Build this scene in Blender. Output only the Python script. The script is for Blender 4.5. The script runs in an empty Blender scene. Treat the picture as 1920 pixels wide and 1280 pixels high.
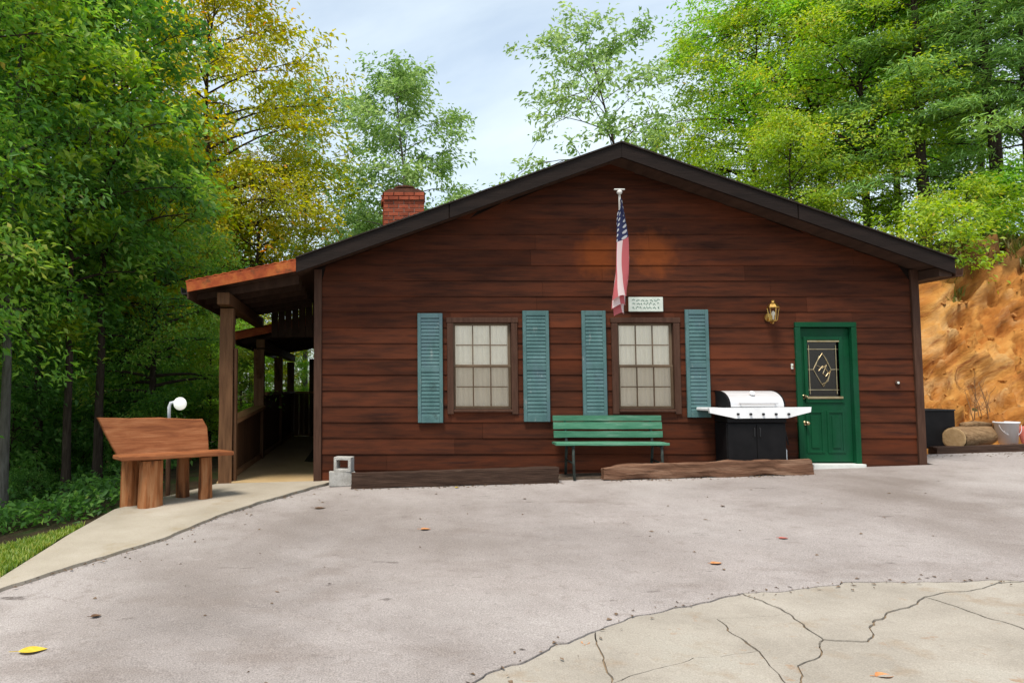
import bpy, bmesh, math, random
import numpy as np
from mathutils import Vector, Matrix, noise

R = math.radians
SC = bpy.context.scene
COL = SC.collection

# ------------------------------------------------------------------ camera
cam_d = bpy.data.cameras.new('camera')
cam_d.sensor_width = 36.0
cam_d.lens = 26.25
cam_d.shift_x = 0.151
cam_d.clip_end = 1000
cam = bpy.data.objects.new('camera', cam_d)
COL.objects.link(cam)
cam.location = (0.0, -11.02, 1.09)
cam.rotation_euler = (R(90 + 3.68), 0, 0)
SC.camera = cam

# ------------------------------------------------------------------ sky, sun, exposure
SUN_EL, SUN_AZ = 64.0, 214.0          # azimuth clockwise from +Y: in front of the house, to the left
w = bpy.data.worlds.new('World')
SC.world = w
w.use_nodes = True
wn, wl = w.node_tree.nodes, w.node_tree.links
wn.clear()
out = wn.new('ShaderNodeOutputWorld')
bg = wn.new('ShaderNodeBackground')
sky = wn.new('ShaderNodeTexSky')
sky.sky_type = 'NISHITA'
sky.sun_disc = False
sky.sun_elevation = R(SUN_EL)
sky.sun_rotation = R(SUN_AZ)
sky.air_density = 1.0
sky.dust_density = 0.8
tc = wn.new('ShaderNodeTexCoord')
mp = wn.new('ShaderNodeMapping')
mp.inputs['Scale'].default_value = (1.0, 1.0, 3.2)
mp.inputs['Location'].default_value = (0.37, 0.9, 0.25)
nz = wn.new('ShaderNodeTexNoise')
nz.inputs['Scale'].default_value = 1.7
nz.inputs['Detail'].default_value = 7
nz.inputs['Roughness'].default_value = 0.55
nz.inputs['Distortion'].default_value = 0.35
cr = wn.new('ShaderNodeValToRGB')
cr.color_ramp.elements[0].position = 0.36
cr.color_ramp.elements[0].color = (0.42, 0.42, 0.42, 1)
cr.color_ramp.elements[1].position = 0.80
cr.color_ramp.elements[1].color = (0.97, 0.97, 0.97, 1)
mx = wn.new('ShaderNodeMix')
mx.data_type = 'RGBA'
wl.new(tc.outputs['Generated'], mp.inputs['Vector'])
wl.new(mp.outputs['Vector'], nz.inputs['Vector'])
wl.new(nz.outputs['Fac'], cr.inputs['Fac'])
wl.new(cr.outputs['Color'], mx.inputs['Factor'])
wl.new(sky.outputs['Color'], mx.inputs['A'])
mx.inputs['B'].default_value = (5.5, 6.15, 6.35, 1)      # lit cloud
wl.new(mx.outputs['Result'], bg.inputs['Color'])
bg.inputs['Strength'].default_value = 0.10
wl.new(bg.outputs['Background'], out.inputs['Surface'])

sd = bpy.data.lights.new('sun', 'SUN')
sd.energy = 2.3
sd.angle = R(16)
sd.color = (1.0, 0.95, 0.86)
sun = bpy.data.objects.new('sun', sd)
COL.objects.link(sun)
a = R(SUN_AZ)
sdir = Vector((math.sin(a) * math.cos(R(SUN_EL)), math.cos(a) * math.cos(R(SUN_EL)), math.sin(R(SUN_EL))))
sun.rotation_euler = sdir.to_track_quat('Z', 'Y').to_euler()
sun.location = (-6, -12, 20)

vs = SC.view_settings
vs.view_transform = 'Standard'
vs.look = 'None'
vs.gamma = 1
vs.use_curve_mapping = False
vs.exposure = 1.0
SC.cycles.max_bounces = 9
SC.cycles.diffuse_bounces = 6
SC.cycles.transmission_bounces = 9
SC.cycles.transparent_max_bounces = 12

# ------------------------------------------------------------------ materials
MATS = {}

def mat(name, cols, scale=4.0, stretch=(1, 1, 1), detail=6, rough=0.7, bump=0.15, bscale=None, bstretch=None,
        speck=None, rnd=0.0, metal=0.0, coord='world', patch=None, dist=0.0, bdist=0.02, spec=0.12, rot=0.0):
    """cols: [(pos, rgb)...] ramp driven by stretched noise; speck: (scale, amount); patch: (scale, rgb, lo, hi) wear;
    rnd: brightness spread from object to object."""
    m = bpy.data.materials.new(name)
    m.use_nodes = True
    n, l = m.node_tree.nodes, m.node_tree.links
    b = n['Principled BSDF']
    b.inputs['Roughness'].default_value = rough
    b.inputs['Metallic'].default_value = metal
    b.inputs['Specular IOR Level'].default_value = spec
    if coord == 'world':
        g = n.new('ShaderNodeNewGeometry').outputs['Position']
    else:
        g = n.new('ShaderNodeTexCoord').outputs['Object']

    def nzz(sc, st, det, rg=0.6, di=0.0):
        mpp = n.new('ShaderNodeMapping')
        mpp.inputs['Scale'].default_value = st
        t = n.new('ShaderNodeTexNoise')
        t.inputs['Scale'].default_value = sc
        t.inputs['Detail'].default_value = det
        t.inputs['Roughness'].default_value = rg
        t.inputs['Distortion'].default_value = di
        if rot:
            mr_ = n.new('ShaderNodeMapping')
            mr_.inputs['Rotation'].default_value = (0, rot, 0)
            l.new(g, mr_.inputs['Vector'])
            l.new(mr_.outputs['Vector'], mpp.inputs['Vector'])
        else:
            l.new(g, mpp.inputs['Vector'])
        l.new(mpp.outputs['Vector'], t.inputs['Vector'])
        return t.outputs['Fac']
    f = nzz(scale, stretch, detail, 0.6, dist)
    rp = n.new('ShaderNodeValToRGB')
    e = rp.color_ramp.elements
    while len(e) < len(cols):
        e.new(0.5)
    for i, (p, c) in enumerate(cols):
        e[i].position = p
        e[i].color = (*c, 1)
    l.new(f, rp.inputs['Fac'])
    c = rp.outputs['Color']
    if patch:
        for (psc, pcol, lo, hi, pst) in patch:
            pf = nzz(psc, pst, 5, 0.65)
            mr = n.new('ShaderNodeMapRange')
            mr.inputs['From Min'].default_value = lo
            mr.inputs['From Max'].default_value = hi
            l.new(pf, mr.inputs['Value'])
            mm = n.new('ShaderNodeMix')
            mm.data_type = 'RGBA'
            l.new(mr.outputs['Result'], mm.inputs['Factor'])
            l.new(c, mm.inputs['A'])
            mm.inputs['B'].default_value = (*pcol, 1)
            c = mm.outputs['Result']
    if speck:
        sf = nzz(speck[0], (1, 1, 1), 2, 0.5)
        mr = n.new('ShaderNodeMapRange')
        mr.inputs['From Min'].default_value = 0.3
        mr.inputs['From Max'].default_value = 0.7
        mr.inputs['To Min'].default_value = 1 - speck[1]
        mr.inputs['To Max'].default_value = 1 + speck[1]
        l.new(sf, mr.inputs['Value'])
        hs = n.new('ShaderNodeHueSaturation')
        l.new(c, hs.inputs['Color'])
        l.new(mr.outputs['Result'], hs.inputs['Value'])
        c = hs.outputs['Color']
    if rnd:
        oi = n.new('ShaderNodeObjectInfo')
        mr = n.new('ShaderNodeMapRange')
        mr.inputs['To Min'].default_value = 1 - rnd
        mr.inputs['To Max'].default_value = 1 + rnd
        l.new(oi.outputs['Random'], mr.inputs['Value'])
        hs = n.new('ShaderNodeHueSaturation')
        l.new(c, hs.inputs['Color'])
        l.new(mr.outputs['Result'], hs.inputs['Value'])
        c = hs.outputs['Color']
    l.new(c, b.inputs['Base Color'])
    if bump:
        bf = nzz(bscale or scale * 3, bstretch or stretch, 6)
        bp = n.new('ShaderNodeBump')
        bp.inputs['Strength'].default_value = bump
        bp.inputs['Distance'].default_value = bdist
        l.new(bf, bp.inputs['Height'])
        l.new(bp.outputs['Normal'], b.inputs['Normal'])
    MATS[name] = m
    return m


def leaf_mat(name, cols, trans=0.5, sat_rnd=0.15):
    m = bpy.data.materials.new(name)
    m.use_nodes = True
    n, l = m.node_tree.nodes, m.node_tree.links
    b = n['Principled BSDF']
    b.inputs['Roughness'].default_value = 0.5
    b.inputs['Specular IOR Level'].default_value = 0.35
    at_ = n.new('ShaderNodeAttribute')
    at_.attribute_name = 'tint'
    rp = n.new('ShaderNodeValToRGB')
    e = rp.color_ramp.elements
    while len(e) < len(cols):
        e.new(0.5)
    for i, (p, c) in enumerate(cols):
        e[i].position = p
        e[i].color = (*c, 1)
    l.new(at_.outputs['Fac'], rp.inputs['Fac'])
    tr = n.new('ShaderNodeBsdfTranslucent')
    hs = n.new('ShaderNodeHueSaturation')
    hs.inputs['Hue'].default_value = 0.49
    hs.inputs['Saturation'].default_value = 1.1
    hs.inputs['Value'].default_value = 1.7
    l.new(rp.outputs['Color'], hs.inputs['Color'])
    l.new(hs.outputs['Color'], tr.inputs['Color'])
    l.new(rp.outputs['Color'], b.inputs['Base Color'])
    ms = n.new('ShaderNodeMixShader')
    ms.inputs['Fac'].default_value = trans
    l.new(b.outputs['BSDF'], ms.inputs[1])
    l.new(tr.outputs['BSDF'], ms.inputs[2])
    l.new(ms.outputs['Shader'], n['Material Output'].inputs['Surface'])
    MATS[name] = m
    return m


ONE = (1, 1, 1)
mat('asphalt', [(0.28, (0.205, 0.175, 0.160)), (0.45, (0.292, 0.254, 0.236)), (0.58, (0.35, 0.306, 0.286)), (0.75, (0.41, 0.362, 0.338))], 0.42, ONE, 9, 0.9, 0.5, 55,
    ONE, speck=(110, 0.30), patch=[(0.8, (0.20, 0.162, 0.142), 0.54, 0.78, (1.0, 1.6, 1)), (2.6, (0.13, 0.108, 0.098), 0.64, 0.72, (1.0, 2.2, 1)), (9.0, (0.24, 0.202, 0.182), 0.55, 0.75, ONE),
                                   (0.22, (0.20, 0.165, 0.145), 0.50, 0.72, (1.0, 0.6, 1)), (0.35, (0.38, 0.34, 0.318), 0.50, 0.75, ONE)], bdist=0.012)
mat('concrete', [(0.3, (0.265, 0.23, 0.19)), (0.55, (0.345, 0.302, 0.252)), (0.75, (0.40, 0.358, 0.305))], 1.6, ONE, 8, 0.88, 0.5, 22, ONE,
    speck=(120, 0.16), patch=[(2.3, (0.27, 0.20, 0.135), 0.56, 0.78, ONE), (0.8, (0.315, 0.285, 0.237), 0.5, 0.7, ONE), (6.0, (0.30, 0.20, 0.13), 0.64, 0.74, ONE)], bdist=0.014)
mat('path_concrete', [(0.3, (0.31, 0.263, 0.202)), (0.6, (0.385, 0.332, 0.265)), (0.8, (0.44, 0.388, 0.322))], 1.2, ONE, 7, 0.88, 0.3, 30, ONE,
    speck=(140, 0.12), patch=[(1.6, (0.29, 0.225, 0.14), 0.58, 0.8, ONE)])
mat('porch_floor', [(0.3, (0.36, 0.24, 0.11)), (0.7, (0.48, 0.34, 0.18))], 1.5, (1, 0.4, 1), 6, 0.7, 0.15)
mat('soil', [(0.3, (0.028, 0.020, 0.012)), (0.55, (0.055, 0.038, 0.022)), (0.75, (0.10, 0.065, 0.034))], 3.2, ONE, 8, 0.95, 0.8, 14, ONE,
    patch=[(1.1, (0.03, 0.06, 0.012), 0.5, 0.7, ONE)], bdist=0.05)
mat('fill', [(0.3, (0.15, 0.105, 0.065)), (0.7, (0.28, 0.205, 0.135))], 6, ONE, 6, 0.95, 0.6, 40)
mat('lawn', [(0.3, (0.05, 0.095, 0.012)), (0.7, (0.13, 0.19, 0.03))], 3, ONE, 6, 0.9, 0.6, 40)
mat('bed', [(0.3, (0.06, 0.042, 0.03)), (0.7, (0.15, 0.11, 0.08))], 9, ONE, 6, 0.95, 0.8, 40)
mat('siding', [(0.25, (0.023, 0.0095, 0.0065)), (0.45, (0.058, 0.0195, 0.0105)), (0.6, (0.090, 0.0265, 0.0125)), (0.78, (0.050, 0.022, 0.014))], 2.2,
    (0.55, 1, 5.0), 8, 0.62, 0.35, 6, (0.5, 1, 14), rnd=0.2, spec=0.06, patch=[(0.8, (0.125, 0.032, 0.013), 0.50, 0.76, (0.5, 1, 2.2)),
                                                                       (3.0, (0.030, 0.013, 0.010), 0.56, 0.74, (0.35, 1, 4.0))], bdist=0.006)
mat('trim_brown', [(0.3, (0.048, 0.022, 0.014)), (0.7, (0.085, 0.042, 0.027))], 4, (6, 6, 0.7), 6, 0.6, 0.25, 12)
mat('trim_dark', [(0.3, (0.011, 0.007, 0.0055)), (0.7, (0.021, 0.013, 0.010))], 3, (0.6, 1, 4), 6, 0.6, 0.25, 10, rnd=0.1)
mat('soffit', [(0.3, (0.038, 0.022, 0.016)), (0.7, (0.07, 0.04, 0.028))], 3, (3, 0.6, 1), 6, 0.7, 0.2, 10, rnd=0.2)
mat('shingle', [(0.3, (0.022, 0.017, 0.014)), (0.7, (0.045, 0.036, 0.030))], 9, ONE, 5, 0.9, 0.5, 40)
mat('rust_roof', [(0.25, (0.13, 0.028, 0.012)), (0.5, (0.30, 0.062, 0.020)), (0.75, (0.46, 0.14, 0.035))], 4.5, (1, 1.5, 1), 7, 0.6, 0.3, 20,
    patch=[(7, (0.13, 0.05, 0.02), 0.58, 0.72, ONE)])
mat('porch_wood', [(0.3, (0.085, 0.040, 0.019)), (0.7, (0.17, 0.083, 0.040))], 4, (5, 5, 0.6), 6, 0.7, 0.3, 10, rnd=0.2)
mat('rail_wood', [(0.3, (0.22, 0.105, 0.045)), (0.7, (0.34, 0.18, 0.085))], 4, (5, 0.6, 5), 6, 0.7, 0.3, 10, rnd=0.1)
mat('teal', [(0.25, (0.052, 0.110, 0.108)), (0.5, (0.076, 0.148, 0.145)), (0.75, (0.11, 0.19, 0.19))], 5, (1, 1, 0.5), 6, 0.65, 0.3, 20, rnd=0.10,
    patch=[(2.2, (0.085, 0.135, 0.155), 0.5, 0.7, (1, 1, 0.6)), (9, (0.21, 0.25, 0.24), 0.62, 0.74, (1, 1, 0.4)), (5, (0.045, 0.075, 0.07), 0.62, 0.76, ONE)])
mat('green_door', [(0.3, (0.003, 0.045, 0.017)), (0.7, (0.005, 0.066, 0.025))], 2.5, ONE, 4, 0.45, 0.12, 40,
    patch=[(1.6, (0.012, 0.058, 0.032), 0.5, 0.72, (1, 1, 0.5)), (14, (0.03, 0.075, 0.05), 0.66, 0.76, ONE)])
mat('green_bench', [(0.3, (0.04, 0.15, 0.085)), (0.55, (0.08, 0.22, 0.135)), (0.8, (0.24, 0.36, 0.28))], 3.5, (0.6, 2, 4), 7, 0.5, 0.2, 12,
    (0.5, 2, 8), rnd=0.12)
mat('bench_iron', [(0.3, (0.02, 0.026, 0.022)), (0.7, (0.05, 0.06, 0.052))], 12, ONE, 5, 0.5, 0.2)
mat('brick', [(0.3, (0.21, 0.048, 0.026)), (0.7, (0.34, 0.085, 0.042))], 6, ONE, 5, 0.85, 0.4, 50, rnd=0.3)
mat('mortar', [(0.3, (0.22, 0.15, 0.12)), (0.7, (0.32, 0.23, 0.18))], 12, ONE, 5, 0.95, 0.3)
mat('clay_cap', [(0.3, (0.07, 0.03, 0.02)), (0.7, (0.15, 0.06, 0.035))], 8, ONE, 5, 0.8, 0.3)
mat('curtain', [(0.3, (0.76, 0.73, 0.63)), (0.7, (0.84, 0.81, 0.72))], 3, (3, 1, 0.4), 4, 0.9, 0.1)
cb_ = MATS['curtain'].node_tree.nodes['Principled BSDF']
cb_.inputs['Emission Color'].default_value = (1.0, 0.93, 0.74, 1)     # faint glow added to brighten the curtains
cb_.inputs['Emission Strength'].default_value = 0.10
mat('muntin', [(0.3, (0.12, 0.085, 0.055)), (0.7, (0.17, 0.12, 0.08))], 6, ONE, 4, 0.55, 0.1)
mat('brass', [(0.3, (0.50, 0.29, 0.07)), (0.7, (0.72, 0.46, 0.15))], 12, ONE, 4, 0.3, 0.1, metal=1.0)
mat('came', [(0.3, (0.42, 0.31, 0.16)), (0.7, (0.60, 0.48, 0.30))], 12, ONE, 4, 0.35, 0.05, metal=1.0)
mat('steel', [(0.3, (0.64, 0.62, 0.62)), (0.7, (0.80, 0.78, 0.78))], 5, (0.4, 1, 6), 5, 0.36, 0.05, metal=0.35)
mat('white_enamel', [(0.3, (0.74, 0.73, 0.73)), (0.7, (0.84, 0.83, 0.83))], 5, ONE, 4, 0.35, 0.03)
mat('black_enamel', [(0.3, (0.006, 0.0055, 0.006)), (0.7, (0.011, 0.010, 0.0105))], 5, ONE, 4, 0.55, 0.05)
mat('black_plastic', [(0.3, (0.02, 0.02, 0.021)), (0.7, (0.035, 0.034, 0.035))], 9, ONE, 4, 0.6, 0.1)
mat('timber_dark', [(0.3, (0.030, 0.017, 0.012)), (0.7, (0.075, 0.043, 0.03))], 4, (0.5, 3, 5), 7, 0.85, 0.7, 10, (0.5, 3, 9),
    patch=[(4, (0.16, 0.11, 0.08), 0.66, 0.8, (0.4, 1, 3))])
mat('timber_brown', [(0.25, (0.07, 0.034, 0.02)), (0.5, (0.15, 0.075, 0.045)), (0.75, (0.29, 0.175, 0.115))], 3.5, (0.5, 3, 5), 7, 0.85, 0.7,
    9, (0.5, 3, 8))
mat('cinder', [(0.3, (0.34, 0.32, 0.29)), (0.7, (0.50, 0.475, 0.44))], 14, ONE, 6, 0.95, 0.8, 70, speck=(150, 0.25))
mat('slab_wood', [(0.25, (0.15, 0.045, 0.018)), (0.5, (0.29, 0.10, 0.038)), (0.75, (0.40, 0.165, 0.072))], 2.6, (0.7, 0.7, 6), 8, 0.5, 0.3, 6,
    (0.6, 0.6, 12), dist=0.5, rnd=0.05)
mat('leg_wood', [(0.32, (0.06, 0.026, 0.012)), (0.5, (0.28, 0.10, 0.035)), (0.7, (0.38, 0.18, 0.08))], 3.0, (4, 4, 0.6), 8, 0.6, 0.5, 8,
    (6, 6, 0.6), dist=0.4, rnd=0.2)
mat('bark_slab', [(0.3, (0.05, 0.025, 0.014)), (0.7, (0.14, 0.07, 0.04))], 6, (5, 5, 0.7), 7, 0.9, 0.9, 10)
mat('bark', [(0.3, (0.030, 0.021, 0.015)), (0.55, (0.065, 0.046, 0.034)), (0.8, (0.11, 0.083, 0.062))], 7, (3, 3, 0.5), 7, 0.95, 0.9, 10,
    (3, 3, 0.5), coord='object', bdist=0.04)
mat('bark_grey', [(0.3, (0.085, 0.075, 0.062)), (0.55, (0.15, 0.135, 0.115)), (0.8, (0.22, 0.20, 0.18))], 7, (3, 3, 0.5), 7, 0.95, 0.8, 10,
    (3, 3, 0.5), coord='object', bdist=0.03)
mat('log_bark', [(0.3, (0.12, 0.065, 0.03)), (0.7, (0.30, 0.19, 0.10))], 5, (0.6, 4, 4), 7, 0.9, 0.8, 10)
mat('log_end', [(0.3, (0.30, 0.19, 0.09)), (0.7, (0.44, 0.30, 0.16))], 10, ONE, 6, 0.85, 0.4)
mat('bucket', [(0.3, (0.66, 0.65, 0.66)), (0.7, (0.76, 0.75, 0.76))], 5, ONE, 4, 0.45, 0.05, patch=[(6, (0.5, 0.38, 0.25), 0.64, 0.8, ONE)])
mat('dry_stalk', [(0.3, (0.16, 0.085, 0.04)), (0.7, (0.28, 0.16, 0.08))], 10, ONE, 4, 0.9, 0)
mat('flag_pole', [(0.3, (0.50, 0.47, 0.43)), (0.7, (0.68, 0.66, 0.62))], 10, ONE, 4, 0.4, 0.05)
mat('lamp_post', [(0.3, (0.62, 0.62, 0.66)), (0.7, (0.74, 0.74, 0.78))], 10, ONE, 4, 0.4, 0.05)
mat('sign_white', [(0.3, (0.50, 0.54, 0.48)), (0.7, (0.62, 0.65, 0.58))], 9, ONE, 4, 0.6, 0.05)
mat('sign_green', [(0.3, (0.07, 0.15, 0.11)), (0.7, (0.12, 0.22, 0.16))], 9, ONE, 4, 0.6, 0.05)
mat('threshold', [(0.3, (0.55, 0.55, 0.51)), (0.7, (0.68, 0.68, 0.63))], 6, ONE, 5, 0.5, 0.1)
mat('gutter', [(0.3, (0.028, 0.026, 0.024)), (0.7, (0.05, 0.047, 0.043))], 6, ONE, 5, 0.5, 0.1)
mat('dark_room', [(0.3, (0.10, 0.062, 0.036)), (0.7, (0.16, 0.10, 0.06))], 4, ONE, 3, 0.9, 0)
mat('leaf_yellow', [(0.3, (0.55, 0.36, 0.03)), (0.7, (0.68, 0.50, 0.07))], 30, ONE, 4, 0.6, 0.2)
mat('leaf_orange', [(0.3, (0.45, 0.17, 0.06)), (0.7, (0.60, 0.29, 0.13))], 30, ONE, 4, 0.7, 0.2)
mat('leaf_red', [(0.3, (0.40, 0.10, 0.08)), (0.7, (0.52, 0.17, 0.13))], 30, ONE, 4, 0.7, 0.2)
mat('litter', [(0.3, (0.10, 0.065, 0.042)), (0.7, (0.24, 0.16, 0.10))], 60, ONE, 4, 0.9, 0.1)
mat('leaf_brown', [(0.3, (0.09, 0.05, 0.03)), (0.7, (0.16, 0.09, 0.05))], 30, ONE, 4, 0.8, 0.2)

leaf_mat('foliage_dark', [(0.0, (0.0336, 0.09, 0.0216)), (0.4, (0.078, 0.198, 0.0384)), (0.75, (0.156, 0.324, 0.06)), (0.93, (0.3, 0.456, 0.12)), (1.0, (0.396, 0.36, 0.144))])
leaf_mat('foliage_mid', [(0.0, (0.0472, 0.1298, 0.0236)), (0.35, (0.118, 0.2832, 0.0413)), (0.65, (0.236, 0.413, 0.059)), (0.88, (0.4248, 0.5192, 0.1062)), (1.0, (0.531, 0.4956, 0.118))])
leaf_mat('foliage_yellow', [(0.0, (0.12, 0.17, 0.016)), (0.3, (0.24, 0.29, 0.022)), (0.65, (0.42, 0.41, 0.03)), (0.9, (0.58, 0.45, 0.03)), (1.0, (0.60, 0.24, 0.03))])
leaf_mat('foliage_light', [(0.0, (0.11, 0.2, 0.06)), (0.5, (0.22, 0.35, 0.1)), (1.0, (0.4, 0.5, 0.2))], 0.45)
leaf_mat('foliage_olive', [(0.0, (0.0864, 0.1728, 0.0202)), (0.45, (0.2304, 0.3744, 0.0346)), (0.85, (0.432, 0.5184, 0.0576)), (1.0, (0.6048, 0.432, 0.072))], 0.45)
leaf_mat('foliage_pine', [(0.0, (0.0731, 0.1707, 0.0406)), (0.5, (0.1869, 0.3493, 0.0731)), (0.9, (0.3413, 0.5038, 0.0975)), (1.0, (0.4875, 0.3413, 0.0975))], 0.25)
leaf_mat('foliage_bright', [(0.0, (0.0902, 0.2318, 0.0232)), (0.5, (0.219, 0.4637, 0.0451)), (0.9, (0.4122, 0.6182, 0.0773)), (1.0, (0.5667, 0.5925, 0.103))], 0.42)
leaf_mat('grass_blades', [(0.0, (0.08, 0.16, 0.014)), (0.6, (0.20, 0.29, 0.03)), (1.0, (0.34, 0.34, 0.07))], 0.3)
leaf_mat('bank_grass', [(0.0, (0.06, 0.09, 0.012)), (0.6, (0.14, 0.16, 0.03)), (1.0, (0.32, 0.20, 0.07))], 0.3)


def glass_mat(name, tint, refl, rough=0.03):
    m = bpy.data.materials.new(name)
    m.use_nodes = True
    n, l = m.node_tree.nodes, m.node_tree.links
    n.remove(n['Principled BSDF'])
    t = n.new('ShaderNodeBsdfTransparent')
    t.inputs['Color'].default_value = (*tint, 1)
    g = n.new('ShaderNodeBsdfGlossy')
    g.inputs['Roughness'].default_value = rough
    fr = n.new('ShaderNodeFresnel')
    fr.inputs['IOR'].default_value = refl
    ms = n.new('ShaderNodeMixShader')
    l.new(fr.outputs['Fac'], ms.inputs['Fac'])
    l.new(t.outputs['BSDF'], ms.inputs[1])
    l.new(g.outputs['BSDF'], ms.inputs[2])
    l.new(ms.outputs['Shader'], n['Material Output'].inputs['Surface'])
    MATS[name] = m


glass_mat('glass', (0.95, 0.94, 0.93), 1.5)
glass_mat('lite_glass', (0.45, 0.34, 0.25), 1.5, 0.12)
glass_mat('screen', (0.80, 0.77, 0.75), 1.02, 0.6)

m = bpy.data.materials.new('globe')
m.use_nodes = True
b_ = m.node_tree.nodes['Principled BSDF']
b_.inputs['Base Color'].default_value = (0.85, 0.85, 0.80, 1)
b_.inputs['Roughness'].default_value = 0.3
b_.inputs['Emission Color'].default_value = (1.0, 0.98, 0.86, 1)
b_.inputs['Emission Strength'].default_value = 0.28
MATS['globe'] = m


# ------------------------------------------------------------------ object helpers
WLOC = {}


def tag(o, label=None, cat=None, group=None, kind=None):
    if label:
        o['label'] = label
    if cat:
        o['category'] = cat
    if group:
        o['group'] = group
    if kind:
        o['kind'] = kind
    return o


def thing(name, loc, label, cat, group=None):
    o = bpy.data.objects.new(name, None)
    COL.objects.link(o)
    o.empty_display_size = 0.2
    o.location = loc
    WLOC[o] = Vector(loc)
    return tag(o, label, cat, group)


def place(name, me, c, parent):
    o = bpy.data.objects.new(name, me)
    COL.objects.link(o)
    c = Vector(c)
    WLOC[o] = c
    if parent:
        o.parent = parent
        o.location = c - WLOC[parent]
    else:
        o.location = c
    return o


def obj(name, V, F, material, parent=None, smooth=False, origin=None):
    V = [Vector(v) for v in V]
    if origin is None:
        lo = [min(v[i] for v in V) for i in range(3)]
        hi = [max(v[i] for v in V) for i in range(3)]
        c = Vector(((lo[0] + hi[0]) / 2, (lo[1] + hi[1]) / 2, lo[2]))
    else:
        c = Vector(origin)
    me = bpy.data.meshes.new(name)
    me.from_pydata([v - c for v in V], [], F)
    me.materials.append(MATS[material])
    if smooth:
        me.polygons.foreach_set('use_smooth', [True] * len(me.polygons))
    me.update()
    return place(name, me, c, parent)


class G:
    """Collects shapes (world coordinates) for ONE mesh object."""
    def __init__(s):
        s.V = []
        s.F = []

    def add(s, V, F):
        k = len(s.V)
        s.V += [Vector(v) for v in V]
        s.F += [tuple(i + k for i in f) for f in F]
        return s

    def box(s, x0, x1, y0, y1, z0, z1, bev=0.0, M=None):
        bm = bmesh.new()
        bmesh.ops.create_cube(bm, size=1)
        for v in bm.verts:
            v.co = ((x0 + x1) / 2 + v.co.x * (x1 - x0), (y0 + y1) / 2 + v.co.y * (y1 - y0), (z0 + z1) / 2 + v.co.z * (z1 - z0))
        if bev:
            bmesh.ops.bevel(bm, geom=bm.edges[:], offset=bev, segments=1, affect='EDGES', profile=0.5)
        if M is not None:
            bmesh.ops.transform(bm, matrix=M, verts=bm.verts[:])
        return s.bm(bm)

    def bm(s, bm):
        bm.verts.ensure_lookup_table()
        bm.verts.index_update()
        s.add([v.co.copy() for v in bm.verts], [tuple(v.index for v in f.verts) for f in bm.faces])
        bm.free()
        return s

    def tube(s, pts, rad, n=8, caps=True, squash=1.0):
        pts = [Vector(p) for p in pts]
        if not hasattr(rad, '__len__'):
            rad = [rad] * len(pts)
        V, F = [], []
        d0 = (pts[1] - pts[0]).normalized()
        u = d0.orthogonal().normalized()
        for i, p in enumerate(pts):
            d = (pts[min(i + 1, len(pts) - 1)] - pts[max(i - 1, 0)]).normalized()
            u = (u - d * u.dot(d)).normalized()
            v = d.cross(u)
            for k in range(n):
                t = 2 * math.pi * k / n
                V.append(p + (u * math.cos(t) + v * math.sin(t) * squash) * rad[i])
        for i in range(len(pts) - 1):
            for k in range(n):
                F.append((i * n + k, i * n + (k + 1) % n, (i + 1) * n + (k + 1) % n, (i + 1) * n + k))
        if caps:
            F.append(tuple(range(n))[::-1])
            F.append(tuple(range((len(pts) - 1) * n, len(pts) * n)))
        return s.add(V, F)

    def lathe(s, c, prof, n=16):
        """prof: [(r, z)...] about a vertical axis at c"""
        V, F = [], []
        for r, z in prof:
            for k in range(n):
                t = 2 * math.pi * k / n
                V.append((c[0] + r * math.cos(t), c[1] + r * math.sin(t), c[2] + z))
        for i in range(len(prof) - 1):
            for k in range(n):
                F.append((i * n + k, i * n + (k + 1) % n, (i + 1) * n + (k + 1) % n, (i + 1) * n + k))
        F.append(tuple(range(n))[::-1])
        F.append(tuple(range((len(prof) - 1) * n, len(prof) * n)))
        return s.add(V, F)

    def prism(s, poly, axis, a0, a1):
        """extrude a polygon (two coordinates) along axis 0/1/2 from a0 to a1"""
        n = len(poly)
        V = []
        for a_ in (a0, a1):
            for p in poly:
                q = list(p)
                q.insert(axis, a_)
                V.append(q)
        F = [tuple(range(n)), tuple(range(n, 2 * n))[::-1]]
        F += [(i, i + n, (i + 1) % n + n, (i + 1) % n) for i in range(n)]
        return s.add(V, F)

    def build(s, name, material, parent=None, smooth=False, origin=None):
        o = obj(name, s.V, s.F, material, parent, smooth, origin)
        bm = bmesh.new()
        bm.from_mesh(o.data)
        bmesh.ops.recalc_face_normals(bm, faces=bm.faces[:])
        bm.to_mesh(o.data)
        bm.free()
        return o


def bx(name, x0, x1, y0, y1, z0, z1, material, parent=None, bev=0.004):
    return G().box(x0, x1, y0, y1, z0, z1, bev).build(name, material, parent)


rng = random.Random(7)

# ------------------------------------------------------------------ the lie of the land


def gp(x, y):
    """drive surface: rises to the right and towards the house"""
    return -0.13 + 0.03 * (x - 4) + 0.036 * y


def sstep(t):
    t = min(1, max(0, t))
    return t * t * (3 - 2 * t)


def terrain(x, y):
    z = gp(max(-6, min(x, 14)), max(-14, min(y, 3))) - 0.05
    # woods fall away on the left
    d = -3.0 - x
    if d > 0:
        z -= min(9.0, 0.16 * d + 0.10 * max(0, d - 2))
    # cut bank on the right
    s = min(x - 8.75, (y - 1.25) * 1.0)
    if s > 0:
        z += (2.25 + 1.75 * sstep((x - 9.6) / 4.6)) * (0.55 * sstep(s / 4.4) + 0.45 * min(1, s / 4.2))
        if s > 4.4:
            z += 0.06 * min(s - 4.4, 14)
    if y > 18 and x < 9:
        z += 0.03 * (y - 18)
    return z


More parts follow.
